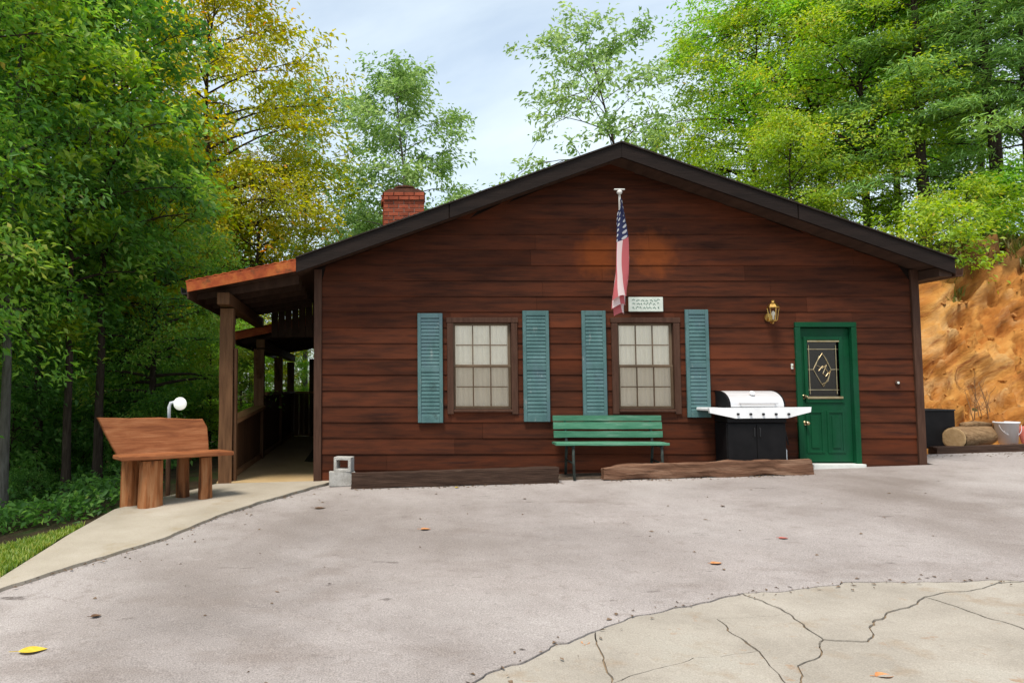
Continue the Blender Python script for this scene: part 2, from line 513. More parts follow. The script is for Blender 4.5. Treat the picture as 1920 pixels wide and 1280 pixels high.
# ------------------------------------------------------------------ setting: terrain
def grid_lines(lo, hi, marks):
    """fine steps near the scene, coarse far away"""
    L = []
    v = lo
    while v < hi:
        L.append(v)
        dist = max(0, marks[0] - v, v - marks[1])
        v += 0.5 + dist * 0.12
    L.append(hi)
    return L


xs = grid_lines(-220, 240, (-12, 22))
ys = grid_lines(-60, 320, (-12, 24))
V, F = [], []
for y in ys:
    for x in xs:
        z = terrain(x, y)
        if 8.3 < x < 19.5 and 0.9 < y < 11.0:
            z -= 0.45 * min(1, (x - 8.3), (19.5 - x), (11.0 - y))
        far = max(0, abs(x - 4) - 14, abs(y) - 20)
        if -3.2 < x < 8.9 and -14 < y < 14:
            z -= 0.03
        else:
            z += 0.12 * min(1, far / 6 + 0.3) * noise.noise(Vector((x * 0.35, y * 0.35, 0)))
        V.append((x, y, z))
nx = len(xs)
for j in range(len(ys) - 1):
    for i in range(nx - 1):
        F.append((j * nx + i, j * nx + i + 1, (j + 1) * nx + i + 1, (j + 1) * nx + i))
tag(obj('ground', V, F, 'soil', smooth=True, origin=(0, 0, 0)), 'brown soil and leaf litter under the trees', kind='structure')


# ------------------------------------------------------------------ setting: paved sheets with ragged edges
def jag(p, q, step=0.12, amp=0.03, seed=0.0):
    """points from p to q (p included), displaced by a field of position so that neighbours share the same edge"""
    L = (Vector(q) - Vector(p)).length
    n = max(1, int(L / step))
    r = []
    for i in range(n):
        t = i / n
        x = p[0] + (q[0] - p[0]) * t
        y = p[1] + (q[1] - p[1]) * t
        r.append((x + amp * noise.noise(Vector((x * 3.1, y * 3.1, 3 + seed))) + amp * 0.6 * noise.noise(Vector((x * 9, y * 9, 5))),
                  y + amp * noise.noise(Vector((x * 3.1, y * 3.1, 11 + seed))) + amp * 0.6 * noise.noise(Vector((x * 9, y * 9, 15)))))
    return r


def sheet(name, outline, top, thick, material, parent=None, smooth=False, bulge=0.0):
    """flat slab over the sloping drive, with its own thickness"""
    n = len(outline)
    V = [(x, y, gp(x, y) + top) for x, y in outline] + [(x, y, gp(x, y) + top - thick) for x, y in outline]
    bm = bmesh.new()
    vs_ = [bm.verts.new(v) for v in V]
    f_ = bm.faces.new(vs_[:n])
    for i in range(n):
        bm.faces.new((vs_[i], vs_[i + n], vs_[(i + 1) % n + n], vs_[(i + 1) % n]))
    bmesh.ops.triangulate(bm, faces=[f_])
    bmesh.ops.recalc_face_normals(bm, faces=bm.faces[:])
    return G().bm(bm).build(name, material, parent)


def outline(pts, jags):
    r = []
    for i, p in enumerate(pts):
        q = pts[(i + 1) % len(pts)]
        r += jag(p, q, *jags.get(i, (50, 0.0)))
    return r


PATH_EDGE = [(-3.0, -5.6), (-2.85, -4.94), (-2.4, -4.14), (-1.97, -3.38), (-1.65, -2.4), (-1.26, -1.62), (-0.53, -0.42), (-0.30, -0.12), (0.0, -0.06)]
APRON_EDGE = [(5.9, -5.62), (4.85, -5.46), (3.64, -5.40), (2.77, -5.57), (2.09, -5.84), (1.48, -6.19), (0.69, -6.83), (0.0, -7.7), (-0.6, -8.9), (-1.2, -14.0)]
# drive: path side, house side, right end, apron side
dr = PATH_EDGE + [(8.4, -0.06), (8.6, 1.0), (9.4, 0.98), (12.5, 1.1), (26, 0.6), (26, -5.6), (9.0, -5.9)] + APRON_EDGE + [(-9.0, -14.0), (-5.0, -7.5)]
jd = {i: (0.10, 0.035) for i in range(len(PATH_EDGE) - 2)}
na = len(PATH_EDGE) + 7
jd.update({na + i: (0.05, 0.05) for i in range(len(APRON_EDGE) - 2)})
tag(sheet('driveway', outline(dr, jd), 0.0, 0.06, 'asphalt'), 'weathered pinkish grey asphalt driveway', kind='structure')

pth = [(-0.30, -0.02), (-0.53, -0.36), (-1.26, -1.58), (-1.63, -2.36), (-1.95, -3.36), (-2.38, -4.12), (-2.83, -4.94), (-2.98, -5.55),
       (-3.05, -5.5), (-2.98, -4.9), (-3.02, -3.08), (-2.98, -1.75), (-2.05, 0.02)]
tag(sheet('path', outline(pth, {i: (0.09, 0.025) for i in range(7)}), 0.030, 0.10, 'path_concrete'), 'tan concrete path leading to the porch', kind='structure')

# cracked apron: neighbouring slabs share jagged crack lines
A = {'a': (5.9, -5.62), 'b': (4.85, -5.46), 'c': (3.64, -5.40), 'd': (2.77, -5.57), 'e': (2.09, -5.84), 'f': (1.48, -6.19), 'g': (0.69, -6.83),
     'h': (0.0, -7.7), 'i': (-0.6, -8.9), 'j': (-1.2, -13.0), 'k': (9.0, -13.0), 'l': (9.0, -5.9),
     'm': (1.36, -6.95), 'n': (1.2, -8.6), 'o': (1.9, -6.66), 'q': (2.35, -6.05), 'r': (2.33, -6.62), 's': (2.20, -7.1),
     't': (2.86, -5.98), 'u': (2.80, -6.46), 'v': (3.02, -6.50), 'w': (3.38, -6.05), 'x': (3.95, -5.75), 'y': (2.0, -8.8), 'z': (4.4, -8.6)}
SL = ['g h i j n m f'.split(), 'f m o r q e'.split(), 'm n y s r o'.split(), 'e q t d'.split(), 'q r s u t'.split(), 'd t u v w x b c'.split(),
      's y z x w v u'.split(), 'b x z k l a'.split(), 'j k z y n'.split()]
apron = tag(thing('forecourt', (2, -8, gp(2, -8)), None, None), 'cracked pale concrete apron in the foreground', kind='structure')
for i, ids in enumerate(SL):
    pts = [A[k] for k in ids]
    ol = []
    for k, p in enumerate(pts):
        ol += jag(p, pts[(k + 1) % len(pts)], 0.05, 0.05)
    cx = sum(p[0] for p in ol) / len(ol)
    cy = sum(p[1] for p in ol) / len(ol)
    # shrink by a fixed gap along the local normal
    gap = 0.007
    n = len(ol)
    area = sum(ol[k][0] * ol[(k + 1) % n][1] - ol[(k + 1) % n][0] * ol[k][1] for k in range(n))
    sg = 1 if area > 0 else -1
    sh = []
    for k in range(n):
        p0, p1 = Vector(ol[k - 1]), Vector(ol[(k + 1) % n])
        t = (p1 - p0).normalized()
        nn = Vector((-t.y, t.x)) * sg
        gp_ = gap * (0.6 + 0.7 * max(0, noise.noise(Vector((ol[k][0] * 2.3, ol[k][1] * 2.3, 40)))) + 0.8 * max(0, noise.noise(Vector((ol[k][0] * 14, ol[k][1] * 14, i)))))
        sh.append((ol[k][0] + nn.x * gp_, ol[k][1] + nn.y * gp_))
    sheet('slab', sh, -0.006 + (i % 3 - 1) * 0.003, 0.05, 'concrete', apron)

sheet('joint_fill', [(5.8, -5.72), (4.85, -5.56), (3.64, -5.5), (2.77, -5.67), (2.09, -5.94), (1.5, -6.3), (0.75, -6.9), (0.1, -7.7), (-0.5, -8.9), (-1.1, -12.9), (8.9, -12.9), (8.9, -6.0)], -0.020, 0.04, 'fill', apron)
lw = [(-3.03, -5.5), (-2.99, -4.9), (-3.05, -3.08), (-3.03, -2.6), (-3.6, -3.0), (-4.6, -3.5), (-7, -4.5), (-7, -8), (-4, -8)]


def drape(name, poly, top, material, step=0.2):
    bm = bmesh.new()
    x0, x1 = min(p[0] for p in poly), max(p[0] for p in poly)
    y0, y1 = min(p[1] for p in poly), max(p[1] for p in poly)

    def inside(x, y):
        c = False
        for i in range(len(poly)):
            xa, ya = poly[i]
            xb, yb = poly[i - 1]
            if (ya > y) != (yb > y) and x < (xb - xa) * (y - ya) / (yb - ya) + xa:
                c = not c
        return c
    pts = {}
    for i in range(int((x1 - x0) / step) + 2):
        for j in range(int((y1 - y0) / step) + 2):
            x, y = x0 + i * step, y0 + j * step
            pts[i, j] = (x, y)
    vv = {}

    def vert(k):
        if k not in vv:
            x, y = pts[k]
            vv[k] = bm.verts.new((x, y, terrain(x, y) + top + 0.03 * noise.noise(Vector((x * 2, y * 2, 1)))))
        return vv[k]
    for (i, j) in pts:
        q = [(i, j), (i + 1, j), (i + 1, j + 1), (i, j + 1)]
        if all(k in pts for k in q) and inside(x0 + (i + .5) * step, y0 + (j + .5) * step):
            bm.faces.new([vert(k) for k in q])
    return G().bm(bm).build(name, material, None, True), inside, (x0, x1, y0, y1)


o, lin, lb = drape('lawn', lw, 0.075, 'lawn', 0.12)
tag(o, 'small patch of mown lawn beside the path', kind='structure')


def blades(name, pts, h, material, label, seed):
    r = np.random.default_rng(seed)
    n = len(pts)
    P = np.array(pts)
    an = r.uniform(0, 2 * np.pi, n)
    hh = h * r.uniform(0.5, 1.3, n)
    d = np.stack([np.cos(an), np.sin(an), np.zeros(n)], 1)
    wv = np.stack([-np.sin(an), np.cos(an), np.zeros(n)], 1) * (0.06 * hh + 0.003)[:, None]
    up = np.array([0, 0, 1.0])
    mid = P + d * (hh * 0.18)[:, None] + up * (hh * 0.6)[:, None]
    tip = P + d * (hh * r.uniform(0.2, 0.9, n))[:, None] + up * hh[:, None]
    Vv = np.stack([P - wv, P + wv, mid + wv * 0.7, mid - wv * 0.7, tip], 1).reshape(-1, 3)
    k = np.arange(n) * 5
    loops = np.stack([k, k + 1, k + 2, k, k + 2, k + 3, k + 3, k + 2, k + 4], 1).reshape(-1)
    me = np_mesh(name, Vv, loops, 3, np.repeat(r.uniform(0, 1, n), 3))
    me.materials.append(MATS[material])
    o = bpy.data.objects.new(name, me)
    COL.objects.link(o)
    return tag(o, label, kind='stuff')


def np_mesh(name, Vv, loops, per, tint=None):
    me = bpy.data.meshes.new(name)
    nf = len(loops) // per
    me.vertices.add(len(Vv))
    me.vertices.foreach_set('co', np.ascontiguousarray(Vv, dtype=np.float32).ravel())
    me.loops.add(len(loops))
    me.loops.foreach_set('vertex_index', np.ascontiguousarray(loops, dtype=np.int32))
    me.polygons.add(nf)
    me.polygons.foreach_set('loop_start', np.arange(nf, dtype=np.int32) * per)
    if tint is not None:
        at_ = me.attributes.new('tint', 'FLOAT', 'FACE')
        at_.data.foreach_set('value', np.ascontiguousarray(tint, dtype=np.float32))
    me.update(calc_edges=True)
    return me


pts = []
r_ = random.Random(3)
while len(pts) < 40000:
    x, y = r_.uniform(-6.0, lb[1] + 0.05), r_.uniform(-6.2, lb[3])
    if lin(x, y):
        pts.append((x, y, terrain(x, y) + 0.07))
blades('lawn_grass', pts, 0.055, 'grass_blades', 'short green grass of the lawn beside the path', 1)

# ------------------------------------------------------------------ setting: clay bank 
BX0, BX1, BY0, BY1, BS = 8.45, 19.0, 1.0, 10.5, 0.055
ca, sa = math.cos(R(36)), math.sin(R(36))


def bank_disp(x, y, z):
    al, ac = x * ca + z * sa, -x * sa + z * ca
    h = 0.0
    wob = 0.35 * noise.noise(Vector((x * 0.8, y * 0.8, z * 0.8)))
    t = (ac + wob) * 1.5 + 0.5 * noise.noise(Vector((al * 0.5, ac * 0.6, 3)))
    f_ = t - math.floor(t)
    h += 0.48 * (f_ if f_ < 0.86 else (1 - f_) * 6.1) * (0.4 + 1.1 * abs(noise.noise(Vector((al * 0.6, ac * 0.5, 8)))))
    q = Vector((al * 0.9 + 7, ac * 5.5, y * 0.9))
    h += 0.40 * (0.3 - abs(noise.noise(q)) * 1.5)
    h += 0.13 * noise.noise(Vector((x * 1.1, y * 1.1, z * 1.1)))
    h += 0.16 * noise.noise(Vector((x * 4.5, y * 4.5, z * 4.5)))
    h += 0.08 * noise.noise(Vector((x * 11, y * 11, z * 11)))
    return h


V, F = [], []
nbx = int((BX1 - BX0) / BS) + 1
nby = int((BY1 - BY0) / BS) + 1
for j in range(nby):
    for i in range(nbx):
        x, y = BX0 + i * BS, BY0 + j * BS
        z = terrain(x, y)
        s = min(x - 8.75, y - 1.25)
        k = sstep(s / 0.5) * (1 - 0.75 * sstep((s - 4.0) / 1.2))
        h = bank_disp(x, y, z) * k
        z += 0.02 + h
        e = sstep(s / 0.4) * (1 - sstep((s - 3.8) / 0.8))
        if x - 8.75 < y - 1.25:
            x -= 0.8 * h * e
        else:
            y -= 0.8 * h * e
            x -= 0.25 * h * e
        V.append((x, y, z))
for j in range(nby - 1):
    for i in range(nbx - 1):
        F.append((j * nbx + i, j * nbx + i + 1, (j + 1) * nbx + i + 1, (j + 1) * nbx + i))


def clay_material():
    m = mat('clay', [(0.22, (0.15, 0.052, 0.013)), (0.42, (0.33, 0.125, 0.026)), (0.58, (0.43, 0.205, 0.052)), (0.8, (0.45, 0.28, 0.12))], 0.9, (0.6, 1, 2.6), 8, 0.95,
            0.8, 5, (0.7, 1, 2.2), patch=[(0.7, (0.42, 0.27, 0.13), 0.54, 0.74, (0.7, 1, 1.8)), (1.5, (0.24, 0.085, 0.024), 0.56, 0.70, (0.4, 1, 3.6))], bdist=0.06, rot=R(36))
    n, l = m.node_tree.nodes, m.node_tree.links
    b = n['Principled BSDF']
    src = b.inputs['Base Color'].links[0].from_socket
    g = n.new('ShaderNodeNewGeometry')
    sx = n.new('ShaderNodeSeparateXYZ')
    l.new(g.outputs['Position'], sx.inputs[0])
    nz_ = n.new('ShaderNodeTexNoise')
    nz_.inputs['Scale'].default_value = 1.3
    nz_.inputs['Detail'].default_value = 7
    l.new(g.outputs['Position'], nz_.inputs['Vector'])
    ad = n.new('ShaderNodeMath')
    ad.operation = 'MULTIPLY_ADD'
    l.new(nz_.outputs['Fac'], ad.inputs[0])
    ad.inputs[1].default_value = 2.0
    l.new(sx.outputs['Z'], ad.inputs[2])
    mr = n.new('ShaderNodeMapRange')
    mr.inputs['From Min'].default_value = 4.3
    mr.inputs['From Max'].default_value = 4.8
    l.new(ad.outputs[0], mr.inputs['Value'])
    mm = n.new('ShaderNodeMix')
    mm.data_type = 'RGBA'
    l.new(mr.outputs['Result'], mm.inputs['Factor'])
    l.new(src, mm.inputs['A'])
    mm.inputs['B'].default_value = (0.15, 0.072, 0.022, 1)     # mossy topsoil on the crest
    l.new(mm.outputs['Result'], b.inputs['Base Color'])


clay_material()
tag(obj('clay_bank', V, F, 'clay', smooth=True, origin=(9, 2, 0)), 'eroded orange clay bank beside the cabin', kind='structure')

# clods and stones loose on the face
g = G()
r2 = random.Random(21)
ico = bmesh.new()
bmesh.ops.create_icosphere(ico, subdivisions=1, radius=1)
ico.verts.index_update()
iv_ = [v.co.copy() for v in ico.verts]
if_ = [tuple(v.index for v in f.verts) for f in ico.faces]
ico.free()
for k in range(1500):
    q = r2.randrange(len(V))
    if min(V[q][0] - 8.75, V[q][1] - 1.25) > 4.6 or V[q][1] > 8:
        continue
    sz_ = 0.012 + 0.055 * r2.random() ** 3
    ax_ = Vector((r2.uniform(.6, 1.5), r2.uniform(.6, 1.4), r2.uniform(.5, 1)))
    g.add([Vector(V[q]) + Vector((v.x * ax_.x, v.y * ax_.y, v.z * ax_.z)) * sz_ * r2.uniform(.7, 1.15) for v in iv_], if_)
clods_V, clods_F = g.V, g.F
pts = []
while len(pts) < 24000:
    x, y = r_.uniform(11, 20), r_.uniform(3.5, 13)
    s = min(x - 8.75, y - 1.25)
    if s > 3.3 + 0.9 * noise.noise(Vector((x, y, 0))) and noise.noise(Vector((x * 1.3, y * 1.3, 4))) > -0.25:
        pts.append((x, y, terrain(x, y) + 0.08))
tag(obj('clods', clods_V, clods_F, 'clay', origin=(9, 2, 0)), 'loose clods and stones on the face of the clay bank', kind='stuff')
blades('bank_grass', pts, 0.26, 'bank_grass', 'rough grass and weeds along the crest of the clay bank', 2)

# ------------------------------------------------------------------ the cabin
XL, XR, AX, AZ, SL_ = -0.61, 8.28, 3.79, 4.62, 0.358
DEPTH = 14.0


def ztop(x):
    return AZ - SL_ * abs(x - AX)


cabin = thing('cabin', (3.8, 0, -0.3), 'dark red brown wooden cabin with low gable roof, teal shutters and green door', 'cabin')
OPEN = [(1.41, 2.27, 0.80, 2.07), (3.835, 4.665, 0.80, 2.07), (6.52, 7.29, -0.4, 2.02)]

# sheathing with openings
g = G()
cuts = sorted({XL, XR, AX} | {o_[0] for o_ in OPEN} | {o_[1] for o_ in OPEN})
for xa, xb in zip(cuts, cuts[1:]):
    hole = [o_ for o_ in OPEN if o_[0] <= xa and o_[1] >= xb]
    lo, hi = -0.5, None
    segs = []
    if hole:
        if hole[0][2] > -0.4:
            segs.append((lo, hole[0][2], hole[0][2]))
        segs.append((hole[0][3], ztop(xa) - 0.17, ztop(xb) - 0.17))
    else:
        segs.append((lo, ztop(xa) - 0.17, ztop(xb) - 0.17))
    for z0, za, zb in segs:
        g.prism([(xa, z0), (xb, z0), (xb, zb), (xa, za)], 1, 0.002, 0.058)
wall = g.build('wall', 'trim_dark', cabin)
g = G()
g.box(XL, XL + 0.1, 0.102, DEPTH, -0.5, 2.85)
g.box(XR - 0.1, XR, 0.102, DEPTH, -0.5, 2.85)
g.prism([(XL + .1, -0.5), (XR - .1, -0.5), (XR - .1, ztop(XR) - .2), (AX, AZ - .2), (XL + .1, ztop(XL) - .2)], 1, DEPTH - 0.1, DEPTH)
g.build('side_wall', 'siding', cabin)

# lap siding, one plank after another
EXPO = 0.232


def clip_roof(xa, xb, z0, z1):
    """plank end pulled in under the rake"""
    def lim(z, side):
        d = (AZ - 0.17 - z) / SL_
        return AX - d if side < 0 else AX + d
    return (max(xa, lim(z0, -1)), max(xa, lim(z1, -1)), min(xb, lim(z0, 1)), min(xb, lim(z1, 1)))


def plank(xa, xb, z0, z1, parent):
    a0, a1, b0, b1 = clip_roof(xa, xb, z0, z1)
    if b1 - a1 < 0.03 and b0 - a0 < 0.05:
        return
    if b1 <= a1:
        m_ = (a1 + b1) / 2
        a1, b1 = m_ - 0.002, m_ + 0.002
    t0, t1 = -0.020 + rng.uniform(-.002, .002), -0.007
    V = [(a0, 0, z0), (b0, 0, z0), (b0, t0, z0), (a0, t0, z0), (a1, 0, z1), (b1, 0, z1), (b1, t1, z1), (a1, t1, z1)]
    # chamfered drip edge
    V += [(a0, t0, z0 + 0.006), (b0, t0, z0 + 0.006)]
    V[2] = (b0, t0 + 0.005, z0)
    V[3] = (a0, t0 + 0.005, z0)
    F = [(0, 3, 2, 1), (3, 8, 9, 2), (8, 7, 6, 9), (7, 4, 5, 6), (4, 0, 1, 5), (0, 4, 7, 8, 3), (1, 2, 9, 6, 5)]
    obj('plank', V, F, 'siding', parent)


z = -0.32
row = 0
while z < AZ - 0.2:
    z1 = z + EXPO - 0.001
    iv = [(XL + 0.085, XR - 0.085)]
    fill = []
    for (xa, xb, za, zb) in OPEN:
        xa -= 0.03
        xb += 0.03
        if zb > z and za < z1:
            nv = []
            for p, q in iv:
                if p < xa:
                    nv.append((p, min(q, xa)))
                if q > xb:
                    nv.append((max(p, xb), q))
            iv = nv
            if z < za - 0.02:
                fill.append((xa, xb, z, za))
            if z1 > zb + 0.02:
                fill.append((xa, xb, zb, z1))
    for p, q in iv:
        cutx = []
        if q - p > 3.2:
            cutx = [rng.uniform(p + 0.8, p + (q - p) * 0.5), ]
            if q - p > 5.5:
                cutx.append(rng.uniform(p + (q - p) * 0.55, q - 0.8))
        e_ = [p] + cutx + [q]
        for u_, v_ in zip(e_, e_[1:]):
            plank(u_ + 0.0015, v_ - 0.0015, z, z1, wall)
    for f_ in fill:
        plank(f_[0], f_[1], f_[2], f_[3], wall)
    z += EXPO
    row += 1

for x0, x1 in ((XL - 0.03, XL + 0.083), (XR - 0.083, XR + 0.03)):
    bx('corner_board', x0, x1, -0.048, -0.001, -0.42, ztop(XL) - 0.18, 'trim_brown', cabin)

# gable roof
roof = G().prism([(AX, AZ), (XL - 0.26, ztop(XL - 0.26)), (XL - 0.26, ztop(XL - 0.26) - 0.15), (AX, AZ - 0.16), (8.49, ztop(8.49) - 0.15), (8.49, ztop(8.49))],
                 1, -0.46, DEPTH + 0.4).build('roof', 'soffit', cabin)
g = G()
for sgn, xe in ((-1, XL - 0.27), (1, 8.515)):
    g.prism([(AX, AZ + 0.004), (xe, ztop(xe) + 0.004), (xe, ztop(xe) + 0.022), (AX, AZ + 0.026)], 1, -0.53, DEPTH + 0.42)
g.build('roofing', 'shingle', roof)
for xe in (XL - 0.262, 8.492):
    e0 = AX + (0.002 if xe > AX else -0.002)
    for k, (ta, tb) in enumerate(((0.0, 0.53), (0.5335, 1.0))):
        xa, xb = e0 + (xe - e0) * ta, e0 + (xe - e0) * tb
        G().prism([(xa, ztop(xa) - 0.002), (xb, ztop(xb) - 0.002), (xb, ztop(xb) - 0.205), (xa, ztop(xa) - 0.205)], 1, -0.505, -0.463).build(
            'rake_board', 'trim_dark', roof)
# right eave: fascia and gutter, soffit return
bx('eave_fascia', 8.494, 8.52, -0.46, DEPTH + .4, ztop(8.49) - 0.2, ztop(8.49) - 0.01, 'trim_dark', roof)
G().prism([(XR + 0.032, 2.70), (8.49, 2.70), (8.49, 2.76), (XR + 0.032, 2.83)], 1, -0.44, DEPTH).build('soffit_return', 'soffit', roof)
g = G()
g.prism([(8.53, 2.70), (8.63, 2.70), (8.645, 2.82), (8.635, 2.82), (8.62, 2.715), (8.54, 2.715), (8.54, 2.82), (8.53, 2.82)], 1, -0.46, DEPTH + .3)
g.build('gutter', 'trim_brown', roof)

# windows
def window(x0, x1, z0, z1, name='window'):
    wn_ = thing('window', ((x0 + x1) / 2, 0, z0), None, None)
    wn_.parent = cabin
    wn_.location = Vector(((x0 + x1) / 2, 0, z0)) - WLOC[cabin]
    t = 0.088
    g = G()
    g.box(x0 - t, x0 + 0.004, -0.045, 0.05, z0 - 0.07, z1 + 0.003, 0.004)
    g.box(x1 - 0.004, x1 + t, -0.045, 0.05, z0 - 0.07, z1 + 0.003, 0.004)
    g.box(x0 - t - 0.01, x1 + t + 0.01, -0.05, 0.05, z1 + 0.005, z1 + 0.08, 0.004)
    g.build('casing', 'trim_brown', wn_)
    G().prism([(-0.075, z0 - 0.035), (-0.075, z0 - 0.01), (0.05, z0 + 0.012), (0.05, z0 - 0.035)], 0, x0 + 0.006, x1 - 0.006).build('sill', 'trim_brown', wn_)
    zm = (z0 + z1) / 2
    fr = 0.035
    for (za, zb, yy) in ((zm - 0.012, z1, 0.035), (z0 + 0.014, zm + 0.012, 0.012)):
        g = G()
        g.box(x0 + 0.006, x0 + fr + .006, yy - 0.014, yy + 0.014, za, zb, 0.003)
        g.box(x1 - fr - .006, x1 - 0.006, yy - 0.014, yy + 0.014, za, zb, 0.003)
        g.box(x0 + fr + .007, x1 - fr - .007, yy - 0.013, yy + 0.013, za, za + fr, 0.003)
        g.box(x0 + fr + .007, x1 - fr - .007, yy - 0.013, yy + 0.013, zb - fr, zb, 0.003)
        g.build('sash', 'muntin', wn_)
        ix0, ix1, iz0, iz1 = x0 + fr + .007, x1 - fr - .007, za + fr, zb - fr
        wpx, hpx = (ix1 - ix0) / 3, (iz1 - iz0) / 2
        for k in (1, 2):
            bx('muntin', ix0 + k * wpx - 0.008, ix0 + k * wpx + 0.008, yy - 0.009, yy + 0.009, iz0, iz1, 'muntin', wn_, 0.002)
        for k in range(3):
            bx('muntin', ix0 + k * wpx + 0.009, ix0 + (k + 1) * wpx - 0.009, yy - 0.008, yy + 0.008, iz0 + hpx - 0.008, iz0 + hpx + 0.008, 'muntin', wn_, 0.002)
            for q in range(2):
                bx('pane', ix0 + k * wpx + 0.007, ix0 + (k + 1) * wpx - 0.007, yy - 0.0015, yy + 0.0015, iz0 + q * hpx + 0.007, iz0 + (q + 1) * hpx - 0.007,
                   'glass', wn_, 0)
    # insect screen over the lower sash
    obj('screen', [(x0 + .01, -0.012, z0 + .02), (x1 - .01, -0.012, z0 + .02), (x1 - .01, -0.012, zm), (x0 + .01, -0.012, zm)], [(0, 1, 2, 3)], 'screen', wn_)
    # sheer curtain with soft folds
    n = 90
    V, F = [], []
    for j, zz in enumerate((z0 - 0.03, z0 + 0.25, zm, z1 + 0.03)):
        for i in range(n + 1):
            x = x0 - 0.03 + (x1 - x0 + 0.06) * i / n
            V.append((x, 0.075 + 0.011 * math.sin(i * 0.9 + 0.5 * math.sin(i * 0.37) + j * 0.2) + 0.006 * math.sin(i * 0.31), zz))
    for j in range(3):
        for i in range(n):
            F.append((j * (n + 1) + i, j * (n + 1) + i + 1, (j + 1) * (n + 1) + i + 1, (j + 1) * (n + 1) + i))
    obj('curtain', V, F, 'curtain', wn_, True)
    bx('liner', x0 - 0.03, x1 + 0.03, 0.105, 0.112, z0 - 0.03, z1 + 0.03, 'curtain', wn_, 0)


window(*OPEN[0])
window(*OPEN[1])


# louvred shutters
def shutter(x0, x1, z0, z1):
    y0, y1 = -0.066, -0.030
    g = G()
    s = 0.05
    g.box(x0, x0 + s, y0, y1, z0, z1, 0.004)
    g.box(x1 - s, x1, y0, y1, z0, z1, 0.004)
    zm = z0 + (z1 - z0) * 0.48
    for a_, b_ in ((z0, z0 + 0.085), (zm - 0.03, zm + 0.03), (z1 - 0.07, z1)):
        g.box(x0 + s + .001, x1 - s - .001, y0 + .002, y1, a_, b_, 0.003)
    sh = g.build('shutter', 'teal', cabin)
    for a_, b_ in ((z0 + 0.085, zm - 0.03), (zm + 0.03, z1 - 0.07)):
        n = int((b_ - a_) / 0.052)
        p = (b_ - a_) / n
        for k in range(n):
            zz = a_ + k * p
            G().prism([(y0 + .008, zz + .003), (y0 + .008, zz + .014), (y0 + .020, zz + p + .006), (y0 + .020, zz + p - 0.003)], 0, x0 + s, x1 - s).build('slat', 'teal', sh)


for s_ in ((0.886, 1.253, 0.606, 2.211), (2.436, 2.82, 0.621, 2.25), (3.306, 3.659, 0.66, 2.25), (4.832, 5.172, 0.684, 2.266)):
    shutter(*s_)

# door
dx0, dx1, dz0, dz1 = 6.535, 7.275, 0.03, 2.0
door = G()
door.box(dx0, dx1, 0.02, 0.065, dz0, 0.93, 0.003)
door.box(dx0, dx1, 0.02, 0.065, 1.84, dz1, 0.003)
door.box(dx0, 6.625, 0.0205, 0.0645, 0.93, 1.84)
door.box(7.145, dx1, 0.0205, 0.0645, 0.93, 1.84)
door = door.build('door', 'green_door', cabin)
g = G()
g.box(6.452, 6.53, -0.05, 0.07, -0.05, 2.008, 0.004)
g.box(7.28, 7.358, -0.05, 0.07, -0.05, 2.008, 0.004)
g.box(6.452, 7.358, -0.052, 0.07, 2.01, 2.082, 0.004)
g.build('door_frame', 'green_door', cabin)


def moulding(x0, x1, z0, z1, wd, y0, y1, name, m_, par):
    g = G()
    g.box(x0, x0 + wd, y0, y1, z0, z1, 0.004)
    g.box(x1 - wd, x1, y0, y1, z0, z1, 0.004)
    g.box(x0 + wd, x1 - wd, y0 + .001, y1, z0, z0 + wd, 0.004)
    g.box(x0 + wd, x1 - wd, y0 + .001, y1, z1 - wd, z1, 0.004)
    return g.build(name, m_, par)


moulding(6.60, 7.17, 0.90, 1.87, 0.05, 0.0, 0.0195, 'glass_frame', 'green_door', door)
bx('glass_sill', 6.62, 7.15, -0.012, -0.001, 0.955, 0.99, 'came', door)
bx('glass_head', 6.65, 7.12, -0.008, -0.001, 1.79, 1.815, 'came', door)
bx('glass', 6.626, 7.144, 0.036, 0.042, 0.931, 1.839, 'lite_glass', door, 0)
bx('glass_backing', 6.60, 7.17, 0.072, 0.08, 0.90, 1.87, 'dark_room', door, 0)
cx, cz = 6.885, 1.385
CM = [[(-.14, 0), (-.07, .14), (0, .24), (.05, .16), (.12, 0), (.07, -.14), (0, -.25), (-.06, -.15), (-.14, 0)],
      [(-.2, .36), (-.2, -.36)], [(.2, .36), (.2, -.36)], [(-.23, .3), (.23, .3)], [(-.23, -.3), (.23, -.3)],
      [(-.24, 0.0), (-.14, 0)], [(.12, 0), (.24, 0)], [(-.05, .2), (-.1, .07), (-.01, .02), (.06, .07), (.0, -.06), (.04, -.1), (.08, -.05)],
      [(.02, .04), (.1, -.07), (.07, -.17), (-.02, -.22)], [(-.06, -.02), (0, .05), (.05, .02)]]
g = G()
for c_ in CM:
    g.tube([(cx + x, 0.031, cz + z) for x, z in c_], 0.0065, 5)
g.build('leaded_came', 'came', door)
for a_ in ((6.60, 6.86), (6.91, 7.17)):
    moulding(a_[0], a_[1], 0.16, 0.78, 0.035, 0.008, 0.0195, 'panel_moulding', 'green_door', door)
    bx('panel', a_[0] + 0.07, a_[1] - 0.07, 0.010, 0.0198, 0.23, 0.71, 'green_door', door, 0.006)
for zz, nm in ((0.985, 'deadbolt'), (0.60, 'door_knob')):
    g = G()
    g.tube([(6.585, 0.019, zz), (6.585, 0.008, zz)], 0.033, 14)
    g.tube([(6.585, 0.009, zz), (6.585, -0.03, zz), (6.585, -0.036, zz), (6.585, -0.066, zz), (6.585, -0.075, zz)],
           [0.014, 0.014, 0.028, 0.028, 0.012] if nm == 'door_knob' else [0.026, 0.024, 0.02, 0.01, 0.004], 14)
    g.build(nm, 'came', door, True)
